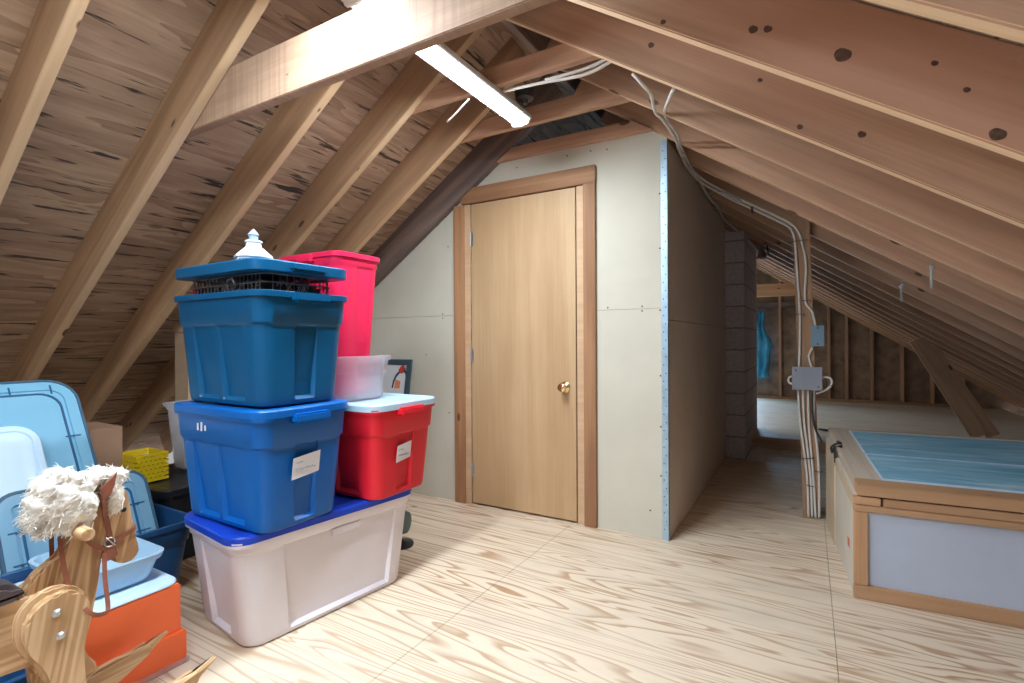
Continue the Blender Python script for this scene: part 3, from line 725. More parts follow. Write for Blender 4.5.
# ------------------------------------------------------------------ plastic tote builder
def ring(hx, hy, r, z, panels=None, depth=0.0, n=6):
    """rounded rectangle, counter-clockwise from +x side; panels[side]=[(a,b),..] in -1..1 of that side"""
    pts = []
    sides = [((1, 0), (0, 1), hx, hy), ((0, 1), (-1, 0), hy, hx), ((-1, 0), (0, -1), hx, hy), ((0, -1), (1, 0), hy, hx)]
    for s, (nv, tv, hn, ht) in enumerate(sides):
        st = [(-1, 0)]
        for (a, b) in (panels[s] if panels else []):
            e = 0.006/ht
            st += [(a-e, 0), (a+e, 1), (b-e, 1), (b+e, 0)]
        st += [(1, 0)]
        for t, f in st:
            q = t*(ht-r); o = hn-f*depth
            pts.append((nv[0]*o+tv[0]*q, nv[1]*o+tv[1]*q, z))
        a0 = math.atan2(nv[1], nv[0])
        cx = nv[0]*(hn-r)+tv[0]*(ht-r); cy = nv[1]*(hn-r)+tv[1]*(ht-r)
        for k in range(1, n):
            a = a0+math.pi/2*k/n
            pts.append((cx+r*math.cos(a), cy+r*math.sin(a), z))
    return pts
def loft(bm, rings, mi=0, cap0=True, cap1=True):
    V = [[bm.verts.new(p) for p in rg] for rg in rings]; n = len(V[0])
    for A, B in zip(V, V[1:]):
        for k in range(n):
            f = bm.faces.new((A[k], A[(k+1) % n], B[(k+1) % n], B[k])); f.material_index = mi
    if cap0: bm.faces.new(V[0][::-1]).material_index = mi
    if cap1: bm.faces.new(V[-1]).material_index = mi
def tote_body(bx, by, tx, ty, H, r, panels, depth, band=0.11, wall=0.004, rim=0.014, p0=0.02, band_step=0.006):
    """bottom bx,by; top tx,ty (full sizes); an open tub with a wider collar under the rim"""
    bm = bmesh.new()
    def at(z, extra=0.0, dp=0.0, pan=True):
        t = z/H
        return ring((bx+(tx-bx)*t)/2+extra, (by+(ty-by)*t)/2+extra, r, z, panels, dp)
    zc = H-band
    rs = [at(0, -0.012), at(0.006, -0.002), at(p0, 0), at(p0+0.012, 0, depth), at(zc-0.022, 0, depth), at(zc-0.008, 0, 0),
          at(zc, band_step), at(H-0.022, band_step), at(H-0.021, rim), at(H-0.002, rim), at(H, rim-0.002), at(H, -wall)]
    rs += [at(zc, -wall), at(0.012, -wall-depth), at(0.010, -0.02-depth)]
    loft(bm, rs); return bm
def lid_mesh(lx, ly, r, t=0.03, crown=0.006, inset=0.05, groove=None):
    bm = bmesh.new()
    def rg(e, z): return ring(lx/2-e, ly/2-e, max(r-e, 0.012), z)
    rs = [rg(0.006, 0), rg(0, 0.003), rg(0, t-0.006), rg(0.004, t-0.001), rg(0.010, t)]
    if groove:
        rs += [rg(groove-0.004, t), rg(groove-0.001, t-0.007), rg(groove+0.003, t-0.007), rg(groove+0.006, t)]
    rs += [rg(inset, t), rg(inset+0.012, t-crown), rg(inset+0.03, t-crown)]
    loft(bm, rs); return bm
def tote(name, label, loc, rz, bx, by, tx, ty, H, r, mat, panels, depth=0.012, lid=None, group=None, cat='storage tote', band=0.11, handles=True, handle_side='x', lid_t=0.032):
    t = empty(name, loc, rz); tag(t, label, cat, group)
    finish(tote_body(bx, by, tx, ty, H, r, panels, depth, band), 'tub', mat, t, smooth=True)
    if handles:
        for s in (1, -1):
            bm = bmesh.new()
            if handle_side == 'x': box(bm, s*tx/2-0.012+(0 if s > 0 else -0.03), s*tx/2+0.012+(0.03 if s > 0 else 0), -0.075, 0.075, H-0.036, H-0.002, bev=0.007)
            else: box(bm, -0.085, 0.085, s*ty/2+(0 if s > 0 else -0.03), s*ty/2+(0.03 if s > 0 else 0), H-0.032, H-0.006, bev=0.006)
            finish(bm, 'handle', mat, t, smooth=True)
    if lid:
        o = finish(lid_mesh(tx+0.034, ty+0.034, r+0.012, lid_t), 'lid', lid, t, smooth=True); o.location = (0, 0, H-0.012)
    return t
def scribble(bm, x, y0, z, wd, h, lines, seed):
    rnd = random.Random(seed)
    for (zz, a, b, am) in lines:
        pts = []; n = int((b-a)*26)+6
        for k in range(n+1):
            u = a+(b-a)*k/n
            pts.append((x, y0+u*wd, z+zz*h+am*h*(math.sin(k*1.9)*0.7+rnd.uniform(-0.5, 0.5))))
        tube(bm, smooth_path(pts, 3), 0.0009, 5)

P18 = [[(-0.36, 0.36)], [(-0.72, -0.08), (0.08, 0.72)], [(-0.36, 0.36)], [(-0.72, -0.08), (0.08, 0.72)]]
# 1 white long tote with royal blue lid
WBR = -0.133
wb = tote('storage_tote', 'long white plastic tote on the floor with a royal blue lid', (-1.869, 1.454, 0.0), WBR, 0.41, 0.70, 0.445, 0.795, 0.402, 0.065, 'p_white',
          [[(-0.68, 0.90)], [(-0.55, 0.55)], [(-0.68, 0.90)], [(-0.55, 0.55)]], 0.018, lid='p_royal', band=0.045, handle_side='y', handles=False, group='plastic storage totes')
for s in (1, -1):
    bm = bmesh.new(); box(bm, s*0.221-0.004, s*0.221+0.004, -0.03, 0.11, 0.318, 0.348, bev=0.003); finish(bm, 'handle', 'p_white', wb, smooth=True)
# 2 blue tote on it
mid = tote('storage_tote', 'bright blue plastic tote with a handwritten paper label, standing on the white tote', (-1.877, 1.249, 0.424), -0.014, 0.504, 0.324, 0.558, 0.381, 0.420, 0.055, 'p_blue', P18, 0.016, lid='p_blue', group='plastic storage totes')
lb = bpy.data.objects.new('tmp', None)
def paper(parent, x, y0, y1, z0, z1, lean, seed, lines):
    bm = bmesh.new(); dz = z1-z0
    v = [bm.verts.new(p) for p in ((x, y0, z0), (x, y1, z0+0.012), (x+lean, y1+0.004, z1+0.012), (x+lean, y0+0.004, z1))]
    bm.faces.new(v); r = bmesh.ops.extrude_face_region(bm, geom=bm.faces[:])
    bmesh.ops.translate(bm, verts=[e for e in r['geom'] if isinstance(e, bmesh.types.BMVert)], vec=(0.0012, 0, 0))
    o = finish(bm, 'paper_label', 'paper', parent); tag(o, 'white paper label with handwriting')
    bm = bmesh.new(); scribble(bm, x+0.0022+lean*0.5, y0, z0, y1-y0, dz, lines, seed)
    finish(bm, 'handwriting', 'ink', o)
paper(mid, 0.279, -0.070, 0.045, 0.178, 0.256, 0.006, 3, [(0.78, 0.1, 0.4, 0.05), (0.45, 0.1, 0.85, 0.07)])
bm = bmesh.new()
for k, (a, b) in enumerate(((-0.10, 0.02), (-0.075, 0.025), (-0.05, 0.015))):
    box(bm, a-0.004+0.0, a+0.006, -0.1955, -0.194, 0.352-b*0.3, 0.352+b, bev=0.0)
finish(bm, 'tape_scrap', 'paper', mid)
# 3 teal tote on that
topt = tote('storage_tote', 'dark teal-blue plastic tote without a closed lid, topmost of its stack under the ornament', (-1.875, 1.250, 0.868), -0.014, 0.513, 0.324, 0.558, 0.381, 0.41, 0.055, 'p_teal', P18, 0.016, lid=None, group='plastic storage totes')
# wire basket of light strings inside it, standing above the rim
bk = empty('wire_basket', (-1.878, 1.250, 0.886), -0.014); tag(bk, 'dark wire basket of string lights sticking out of the teal tote', 'basket')
bm = bmesh.new(); hx, hy = 0.244, 0.144
for z in (0.28, 0.395, 0.425, 0.455): tube(bm, [Vector(p) for p in ring(hx, hy, 0.03, z)] + [Vector(ring(hx, hy, 0.03, z)[0])], 0.0028, 5)
for i in range(19):
    u = -hx+0.03+(2*hx-0.06)*i/18
    for s in (-1, 1): tube(bm, [(u, s*hy, 0.0), (u, s*hy, 0.455)], 0.0022, 5)
for i in range(9):
    u = -hy+0.03+(2*hy-0.06)*i/8
    for s in (-1, 1): tube(bm, [(s*hx, u, 0.0), (s*hx, u, 0.455)], 0.0022, 5)
finish(bm, 'wire_frame', 'basket_wire', bk)
bm = bmesh.new(); box(bm, -0.218, 0.218, -0.12, 0.12, 0.0, 0.435, bev=0.02)
finish(bm, 'dark_filling', 'p_black', bk)
bm = bmesh.new(); rnd = random.Random(5)
for s in range(7):
    pts = []; ph = rnd.uniform(0, 6)
    for k in range(60):
        a = k/59*6.28+ph
        pts.append((0.231*math.cos(a)*1.0, 0.131*math.sin(a), 0.402+0.035*math.sin(k*0.9+s)+rnd.uniform(-0.012, 0.012)))
    tube(bm, pts, 0.0016, 5)
finish(bm, 'light_string', 'wire', bk)
bm = bmesh.new(); tube(bm, [(0.02, -0.148, 0.40), (0.03, -0.152, 0.44), (0.06, -0.152, 0.447), (0.085, -0.15, 0.42), (0.07, -0.15, 0.395)], 0.006, 6); finish(bm, 'coiled_plug', 'wire', bk)
bm = bmesh.new(); box(bm, -0.262, -0.246, -0.13, 0.0, 0.395, 0.436, bev=0.006); finish(bm, 'red_packet', 'p_red', bk)
# loose lid lying on it
lt = empty('tote_lid', (-1.868, 1.246, 1.3435), -0.02); tag(lt, 'loose teal-blue lid lying over the topmost tote, under the white ornament', 'lid')
finish(lid_mesh(0.572, 0.405, 0.055, 0.042, 0.006, 0.055), 'lid_panel', 'p_teal', lt, smooth=True)
for s in (1, -1):
    bm = bmesh.new(); box(bm, s*0.286-0.02, s*0.286+0.014, -0.075, 0.075, 0.010, 0.035, bev=0.006); finish(bm, 'lid_latch', 'p_teal', lt, smooth=True)
# lighthouse ornament
og = empty('ornament', (-1.80, 1.167, 1.3805)); og.scale = (0.95, 0.95, 0.92); tag(og, 'white ceramic lighthouse ornament standing on the topmost blue lid', 'ornament')
bm = bmesh.new(); lathe(bm, [(0.066, 0), (0.068, 0.008), (0.066, 0.034), (0.072, 0.036), (0.070, 0.044), (0.036, 0.076), (0.030, 0.080), (0.028, 0.098), (0.033, 0.100), (0.032, 0.106), (0.02, 0.11)], seg=8); finish(bm, 'house', 'ceramic', og)
bm = bmesh.new()
for k in range(8):
    a = 6.283*(k+0.5)/8
    for rr, z in ((0.0635, 0.010), (0.0635, 0.010)):
        c = Vector((rr*math.cos(a), rr*math.sin(a), 0)); n = Vector((math.cos(a), math.sin(a), 0)); tt = Vector((-n.y, n.x, 0))
        for o_ in (-0.013, 0.0, 0.013):
            tube(bm, [c+tt*o_+Vector((0, 0, z)), c+tt*o_+Vector((0, 0, z+0.018))], 0, flat=(0.007, 0.004, tuple(n)))
finish(bm, 'windows', 'ceramic_blue', og)
bm = bmesh.new(); lathe(bm, [(0.017, 0.108), (0.018, 0.128), (0.022, 0.130), (0.014, 0.142), (0.005, 0.152), (0.002, 0.156)], seg=10); tag(finish(bm, 'lantern', 'ceramic_blue', og, smooth=True), 'grey lantern cap')
# 4 red tote
red = tote('storage_tote', 'red plastic tote with an ice-blue lid on the far end of the white tote', (-1.809, 1.713, 0.424), -0.01, 0.502, 0.326, 0.558, 0.39, 0.392, 0.055, 'p_red', P18, 0.016, lid='p_ice', group='plastic storage totes')
paper(red, 0.275, -0.07, 0.018, 0.150, 0.222, 0.006, 9, [(0.75, 0.1, 0.45, 0.05), (0.42, 0.1, 0.85, 0.07)])
# 5 translucent bin, 6 pink bin
NP = [[(-0.3, 0.3)], [], [(-0.3, 0.3)], []]
cb = tote('storage_bin', 'translucent white plastic bin on the ice-blue lid, holding the hot pink bin', (-1.907, 1.674, 0.832), -0.02, 0.353, 0.279, 0.381, 0.307, 0.20, 0.085, 'p_clear', None, 0.0, group=None, cat='storage bin', band=0.07, handles=False)
pk = empty('waste_bin', (-1.972, 1.668, 0.847), 0.02); tag(pk, 'tall hot pink plastic bin standing in the translucent bin', 'bin')
PP = [[(-0.15, 0.95)], [], [(-0.95, 0.15)], [(0.3, 0.9)]]
finish(tote_body(0.31, 0.22, 0.395, 0.265, 0.650, 0.05, PP, 0.010, 0.05, rim=0.012, p0=0.03, band_step=0.004), 'bin_body', 'p_pink', pk, smooth=True)
for s in (1, -1):
    bm = bmesh.new(); box(bm, -0.05, 0.05, s*0.142-0.016, s*0.142+0.016, 0.608, 0.645, bev=0.006); finish(bm, 'handle', 'p_pink', pk, smooth=True)
def carton(name, label, loc, rz, sx, sy, sz, mat, flaps):
    t = empty(name, loc, rz); tag(t, label, 'box', 'cardboard boxes in the dark corner')
    bm = bmesh.new()
    for a in ((-sx/2, -sx/2+0.005, -sy/2, sy/2), (sx/2-0.005, sx/2, -sy/2, sy/2), (-sx/2+0.005, sx/2-0.005, -sy/2, -sy/2+0.005), (-sx/2+0.005, sx/2-0.005, sy/2-0.005, sy/2)): box(bm, *a, 0, sz)
    box(bm, -sx/2+0.005, sx/2-0.005, -sy/2+0.005, sy/2-0.005, 0, 0.005)
    finish(bm, 'carton', mat, t)
    for f in flaps:
        bm = bmesh.new(); box(bm, *f); finish(bm, 'flap', mat, t)
    return t
# picture frame behind on the red tote lid
carton('cardboard_box', 'cardboard box behind the red tote with the framed picture standing on it', (-2.66, 2.62, 0.0), 0.0, 0.30, 0.30, 0.60, 'card', [(-0.15, 0.15, -0.15, 0.15, 0.6, 0.604)])
pf = empty('framed_picture', (-2.585, 2.70, 0.606)); pf.rotation_euler = (R(-9), 0, 0); tag(pf, 'framed bird print in a dark frame leaning on the grey wall behind the translucent bin', 'picture')
bm = bmesh.new(); w2, h2 = 0.165, 0.365
tl = 0.03
def slant(bmx, x0, x1, z0, z1, y0, y1):
    F = box(bmx, x0, x1, y0, y1, z0, z1, bev=0.0)
for (x0, x1, z0, z1) in ((-w2, w2, 0, 0.04), (-w2, w2, h2-0.04, h2), (-w2, -w2+0.04, 0.0395, h2-0.0395), (w2-0.04, w2, 0.0395, h2-0.0395)): box(bm, x0, x1, -0.01, 0.008, z0, z1, bev=0.002)
finish(bm, 'frame', 'frame_teal', pf)
bm = bmesh.new(); box(bm, -w2+0.02, w2-0.02, -0.002, 0.006, 0.02, h2-0.02); pr = finish(bm, 'print', 'p_mat', pf)
bm = bmesh.new()
def bm_pts(P): return [(0.075+(x-0.02)*1.25, 0.245+(z-0.13)*1.25) for x, z in P]
prism(bm, smooth_poly(bm_pts([(0.00, 0.165), (0.015, 0.185), (0.03, 0.195), (0.045, 0.18), (0.055, 0.172), (0.042, 0.16), (0.03, 0.145), (0.01, 0.15)]), 3), 'y', -0.0035, -0.002, 0)
prism(bm, bm_pts([(0.035, 0.172), (0.052, 0.165), (0.064, 0.145), (0.066, 0.12), (0.058, 0.125), (0.052, 0.145), (0.038, 0.155)]), 'y', -0.0037, -0.0021, 1)
prism(bm, bm_pts([(0.005, 0.16), (-0.02, 0.135), (-0.035, 0.10), (-0.04, 0.06), (-0.03, 0.06), (-0.024, 0.095), (-0.01, 0.125), (0.012, 0.148)]), 'y', -0.0037, -0.0021, 1)
prism(bm, bm_pts([(-0.02, 0.06), (0.02, 0.06), (0.022, 0.10), (-0.016, 0.11)]), 'y', -0.0033, -0.002, 2)
finish(bm, 'bird_motif', ['ink_red', 'ink_navy', 'ink_orange'], pr)
# small dark green thing behind the white tote
t = empty('table_fan', (-1.905, 2.06, 0.0), 0.3); tag(t, 'small dark green round-bodied gadget on a black foot, half hidden behind the white tote', 'gadget')
bm = bmesh.new(); lathe(bm, [(0.02, -0.05), (0.055, -0.045), (0.07, 0.0), (0.055, 0.045), (0.02, 0.05)], (0, 0, 0.125), 'x', 16); finish(bm, 'body', 'moss', t, smooth=True)
bm = bmesh.new(); lathe(bm, [(0.075, 0), (0.075, 0.012), (0.03, 0.022), (0.014, 0.03), (0.012, 0.075)], seg=16); finish(bm, 'foot', 'p_black', t, smooth=True)

# ------------------------------------------------------------------ left-hand group
tubx = tote('storage_tub', 'open dark navy tub on the floor with lids standing inside it', (-2.585, 0.890, 0.0), 0.0, 0.42, 0.62, 0.50, 0.70, 0.325, 0.07, 'p_navy', [[(-0.7, 0.7)], [], [(-0.7, 0.7)], []], 0.008, band=0.09, handles=False, cat='tub')
def leaning_lid(name, label, origin, y_dir_rz, lean, wd, hgt, mat, groove_shade_mat, r=0.07, ticks=True, t=0.02):
    """lid standing on its long edge; local x = width, local y = up along the leaning lid, local z = face"""
    o = empty(name, origin); tag(o, label, 'lid')
    o.rotation_euler = (0, 0, 0)
    X = Vector((math.cos(y_dir_rz), math.sin(y_dir_rz), 0)); N0 = Vector((math.sin(y_dir_rz), -math.cos(y_dir_rz), 0))
    Y = Vector((0, 0, 1))*math.cos(lean) - N0*math.sin(lean); N = X.cross(Y)
    o.matrix_world = Matrix(((X.x, Y.x, N.x, origin[0]), (X.y, Y.y, N.y, origin[1]), (X.z, Y.z, N.z, origin[2]), (0, 0, 0, 1)))
    p = finish(lid_mesh(wd, hgt, r, t, 0.002, 0.075 if wd > 0.4 else 0.05, groove=0.055 if wd > 0.4 else 0.03), 'lid_panel', mat, o, smooth=True); p.location = (0, hgt/2, -t)
    if groove_shade_mat:
        bm = bmesh.new(); rg = ring(wd/2-0.004, hgt/2-0.004, r, 0.0)
        tube(bm, [Vector((q[0], q[1]+hgt/2, -0.004)) for q in rg]+[Vector((rg[0][0], rg[0][1]+hgt/2, -0.004))], 0.0085, 6)
        finish(bm, 'lid_rim', 'p_rim', o, smooth=True)
        bm = bmesh.new()
        e = 0.072 if wd > 0.4 else 0.045
        rg = ring(wd/2-e, hgt/2-e, max(r-e*0.5, 0.02), 0.0)
        tube(bm, [Vector((q[0], q[1]+hgt/2, 0.0005)) for q in rg]+[Vector((rg[0][0], rg[0][1]+hgt/2, 0.0005))], 0, flat=(0.009, 0.003, (0, 0, 1)))
        if ticks:
            for s in (-1, 1):
                for v in (0.28, 0.5, 0.72):
                    tube(bm, [(s*(wd/2-0.03), hgt*v, 0.001), (s*(wd/2-0.085), hgt*v, 0.001)], 0, flat=(0.006, 0.003, (0, 0, 1)))
            for u in (-0.3, 0, 0.3):
                tube(bm, [(wd*u, hgt-0.03, 0.001), (wd*u, hgt-0.075, 0.001)], 0, flat=(0.006, 0.003, (0, 0, 1)))
        finish(bm, 'lid_groove_shade', groove_shade_mat, o)  # flat dark strips stand in for groove shade
    bpy.context.view_layer.update()
    return o
FACE = R(90)     # width along +y, face towards +x
leaning_lid('tote_lid', 'large sky-blue tote lid leaning at the back, beside the brown cardboard box', (-2.475, 0.82, 0.03), FACE, R(33), 0.47, 1.07, 'p_sky', 'groove', 0.11)
leaning_lid('tote_lid', 'pale blue-white lid leaning in front of the large sky-blue lid', (-2.45, 0.725, 0.06), FACE, R(32), 0.29, 0.82, 'p_pale', None, 0.09, ticks=False)
leaning_lid('tote_lid', 'slate-blue lid standing in the navy tub behind the rocking horse head', (-2.395, 0.915, 0.03), FACE, R(27), 0.51, 0.555, 'p_slate', 'groove', 0.07)
# black tote, yellow basket, clear bin, cardboard boxes
tote('storage_tote', 'black plastic tote in the dark corner under the clear bin and the yellow basket', (-2.97, 1.565, 0.0), 0.0, 0.50, 0.52, 0.56, 0.58, 0.36, 0.05, 'p_black', P18, 0.010, lid='p_black', group='plastic storage totes')
t = tote('storage_bin', 'clear plastic bin of white cloth on the black tote', (-3.065, 1.705, 0.382), 0.0, 0.17, 0.34, 0.21, 0.40, 0.375, 0.04, 'p_clear', None, 0.0, band=0.03, handles=False, cat='storage bin')
bm = bmesh.new()
bmesh.ops.create_icosphere(bm, subdivisions=4, radius=0.1)
for v in bm.verts:
    n = noise.noise(v.co*14)*0.02+noise.noise(v.co*33)*0.008
    v.co = Vector((v.co.x*0.60, v.co.y*1.3, v.co.z*1.15))*(1+n*8)
o = finish(bm, 'folded_cloth', 'wool', smooth=True, loc=(-3.06, 1.67, 0.545)); tag(o, 'bundle of white cloth inside the clear bin', 'cloth')
yb = empty('plastic_basket', (-3.02, 1.332, 0.3825), R(2)); tag(yb, 'yellow slotted plastic basket beside the clear bin', 'basket')
bm = bmesh.new(); L, Wd, Hh, th = 0.15, 0.19, 0.135, 0.004
rnd = random.Random(2)
# open-lattice walls: rails and staggered bars
for z in (0.0, 0.022, 0.044, 0.066, 0.088, 0.11, 0.128):
    hh = 0.015 if z not in (0.0, 0.128) else 0.014
    for s in (-1, 1):
        box(bm, s*Wd/2-th/2, s*Wd/2+th/2, -L/2, L/2, z, z+hh); box(bm, -Wd/2, Wd/2, s*L/2-th/2, s*L/2+th/2, z, z+hh)
for row in range(6):
    z = 0.010+0.022*row
    for k in range(7):
        y = -L/2+0.012+(k+(0.5 if row % 2 else 0))*L/7
        if y > L/2-0.01: continue
        for s in (-1, 1): box(bm, s*Wd/2-th/2, s*Wd/2+th/2, y-0.006, y+0.006, z-0.002, z+0.016)
        x = -Wd/2+0.012+(k+(0.5 if row % 2 else 0))*Wd/7
        for s in (-1, 1): box(bm, x-0.005, x+0.005, s*L/2-th/2, s*L/2+th/2, z-0.002, z+0.016)
finish(bm, 'basket_sides', 'p_yellow', yb)
bm = bmesh.new(); box(bm, -Wd/2+0.01, Wd/2-0.01, -L/2+0.01, L/2-0.01, 0.0, 0.004); box(bm, -Wd/2+0.012, Wd/2-0.012, -L/2+0.012, L/2-0.012, 0.0045, 0.11)
finish(bm, 'basket_slot_shade', 'p_yellow_slot_shade', yb)  # darker yellow block paints the shade seen through the slots
carton('cardboard_box', 'plain brown cardboard box behind the large sky-blue lid', (-3.205, 1.035, 0.0), 0.0, 0.30, 0.44, 0.665, 'card', [(-0.15, 0.15, -0.22, 0.22, 0.665, 0.669)])
carton('cardboard_box', 'tall tan cardboard box with an overhanging lid behind the stack of blue totes', (-3.365, 1.80, 0.0), 0.0, 0.15, 0.20, 1.16, 'card_light', [(-0.083, 0.083, -0.108, 0.108, 1.161, 1.225)])
# navy tub in front under the horse
tote('storage_tub', 'low navy tub on the floor below the rocking horse body, at the left edge', (-1.98, 0.36, 0.0), 0.02, 0.30, 0.40, 0.36, 0.46, 0.22, 0.05, 'p_navy', None, 0.0, band=0.05, handles=False, cat='tub')
# orange shoe box
ob = empty('shoe_box', (-2.055, 0.787, 0.0), 0.0); tag(ob, 'orange shoe box on the floor under the clear blue container', 'box')
bm = bmesh.new(); box(bm, -0.19, 0.19, -0.148, 0.148, 0.012, 0.272, bev=0.003); finish(bm, 'box_body', 'p_orange', ob)
bm = bmesh.new(); box(bm, -0.203, 0.203, -0.160, 0.160, 0.0, 0.112, bev=0.003); finish(bm, 'box_lid', 'p_orange', ob)
bm = bmesh.new(); box(bm, -0.207, 0.207, -0.164, 0.166, 0.0, 0.018, bev=0.002); tag(finish(bm, 'clear_edge', 'p_clear', ob), 'clear plastic edge')
# flat ice-blue lid and clear container on it
fl = empty('container_lid', (-2.10, 0.76, 0.2725), 0.0); tag(fl, 'flat pale blue lid lying on the orange shoe box', 'lid')
finish(lid_mesh(0.47, 0.36, 0.05, 0.012, 0.002, 0.03), 'lid_panel', 'p_pale', fl, smooth=True)
ct = empty('plastic_container', (-2.09, 0.785, 0.285), 0.0); tag(ct, 'open shallow clear blue container on the pale blue lid', 'container')
finish(tote_body(0.27, 0.22, 0.33, 0.27, 0.095, 0.05, None, 0, 0.012, rim=0.008, p0=0.01, band_step=0.001), 'tray', 'p_clearblue', ct, smooth=True)

# ------------------------------------------------------------------ rocking horse (faces +y)
HX = -1.66
hs = empty('rocking_horse', (HX, 0.35, 0.0)); tag(hs, 'wooden rocking horse with a white wool mane and brown leather bridle', 'toy')
OX, OY = HX, 0.35
def hp(pts): return [(y-OY, z) for y, z in pts]
def hplank(name, pts, x, t, mat, parent=hs, bev=0.006, sm=3, ang=0.0):
    bm = bmesh.new(); q = smooth_poly(pts, sm) if sm > 1 else pts
    prism(bm, hp(q), 'x', x-OX-t/2, x-OX+t/2, bev=bev)
    if ang:   # turn so the object's own x runs along the grain
        M = Matrix.Rotation(ang, 4, 'X')
        bmesh.ops.transform(bm, matrix=Matrix.Rotation(-math.pi/2, 4, 'Z') @ Matrix.Rotation(-ang, 4, 'X'), verts=bm.verts)
        o = finish(bm, name, mat, parent); o.matrix_local = (Matrix.Rotation(-math.pi/2, 4, 'Z') @ Matrix.Rotation(-ang, 4, 'X')).inverted(); return o
    return finish(bm, name, mat, parent)
HEAD = [(0.46, 0.44), (0.478, 0.508), (0.5, 0.536), (0.539, 0.551), (0.56, 0.603), (0.581, 0.662), (0.607, 0.707), (0.634, 0.722), (0.667, 0.714), (0.684, 0.680), (0.692, 0.635), (0.697, 0.6), (0.704, 0.555), (0.711, 0.518), (0.709, 0.499), (0.694, 0.487), (0.668, 0.490), (0.651, 0.504), (0.638, 0.528), (0.626, 0.535), (0.622, 0.51), (0.615, 0.459), (0.608, 0.414), (0.597, 0.36), (0.579, 0.322), (0.518, 0.34)]
hplank('head_and_neck', HEAD, -1.66, 0.040, 'oak', ang=R(78))
bm = bmesh.new(); lathe(bm, [(0.006, -0.002), (0.007, 0.0), (0.004, 0.003)], (0.021, 0.676-OY, 0.637), 'x', 10); finish(bm, 'eye', 'p_black', hs)
BODY = [(-0.05, 0.475), (0.15, 0.475), (0.364, 0.486), (0.43, 0.49), (0.484, 0.486), (0.545, 0.475), (0.565, 0.42), (0.55, 0.34), (0.506, 0.319), (0.429, 0.325), (0.30, 0.33), (0.1, 0.33), (-0.05, 0.34), (-0.09, 0.41)]
hplank('body_board', BODY, -1.66, 0.075, 'oak_light', bev=0.01, ang=0.001)
SPACER = [(0.542, 0.490), (0.563, 0.475), (0.581, 0.447), (0.583, 0.415), (0.577, 0.39), (0.570, 0.352), (0.565, 0.319), (0.60, 0.10), (0.51, 0.10), (0.485, 0.303), (0.468, 0.336), (0.45, 0.369), (0.440, 0.403), (0.442, 0.443), (0.455, 0.472), (0.478, 0.490), (0.51, 0.50)]
DISC = [(0.539, 0.485), (0.558, 0.469), (0.571, 0.447), (0.575, 0.419), (0.571, 0.39), (0.565, 0.357), (0.561, 0.319), (0.568, 0.22), (0.60, 0.10), (0.60, 0.07), (0.52, 0.07), (0.515, 0.10), (0.503, 0.22), (0.492, 0.295), (0.478, 0.332), (0.460, 0.366), (0.450, 0.403), (0.452, 0.438), (0.463, 0.460), (0.480, 0.476), (0.508, 0.488)]
for s in (1, -1):
    def fx(d): return HX+s*d
    hplank('shoulder_board', [p if p[1] > 0.25 else (p[0], p[1]+0.15) for p in SPACER], fx(0.048), 0.02, 'oak_light', bev=0.005, ang=R(80))
    lg = hplank('leg', DISC, fx(0.073), 0.028, 'oak_light', bev=0.006, ang=R(80))
    # rear leg mirrored about the middle of the horse
    hplank('leg', [(0.63-y*1.0+0.0-0.12, z) for y, z in DISC][::-1], fx(0.073), 0.028, 'oak_light', bev=0.006, ang=R(100))
    for (y, z) in ((0.507, 0.447), (0.514, 0.389)):
        bm = bmesh.new(); lathe(bm, [(0.010, 0), (0.010, 0.004), (0.005, 0.009)] if s > 0 else [(0.010, 0), (0.010, -0.004), (0.005, -0.009)], (s*0.087, y-OY, z), 'x', 12); finish(bm, 'bolt', 'steel', hs, smooth=True)
    # rocker: curved runner
    top, bot = [], []
    yc, Rr = 0.30, 1.05
    for k in range(25):
        y = -0.20+1.0*k/24
        z = 0.002+Rr-math.sqrt(Rr*Rr-(y-yc)**2)
        wd = 0.078*min(1.0, (0.25+(0.80-y)*7.0) if y > 0.3 else (0.25+(y+0.20)*7.0))
        bot.append((y, z)); top.append((y+0.0, z+wd))
    tip = (0.858, 0.166)
    hplank('rocker', bot+[tip]+top[::-1], HX+s*0.135, 0.034, 'oak_light', bev=0.008, sm=1, ang=0.001)
    bm = bmesh.new(); box(bm, s*0.10-0.03, s*0.10+0.03, 0.52-OY, 0.60-OY, 0.072, 0.125, bev=0.006); finish(bm, 'foot_block', 'oak_light', hs)
    bm = bmesh.new(); box(bm, s*0.10-0.03, s*0.10+0.03, -0.09-OY, -0.01-OY, 0.10, 0.15, bev=0.006); finish(bm, 'foot_block', 'oak_light', hs)
bm = bmesh.new(); box(bm, -0.13, 0.13, 0.54-OY, 0.58-OY, 0.085, 0.115, bev=0.006); finish(bm, 'cross_bar', 'oak_light', hs)
bm = bmesh.new(); lathe(bm, [(0.014, -0.10), (0.016, -0.096), (0.016, 0.096), (0.014, 0.10)], (0.0, 0.566-OY, 0.618), 'x', 14); tag(finish(bm, 'handle_dowel', 'oak_light', hs, smooth=True), 'round dowel handle through the neck')
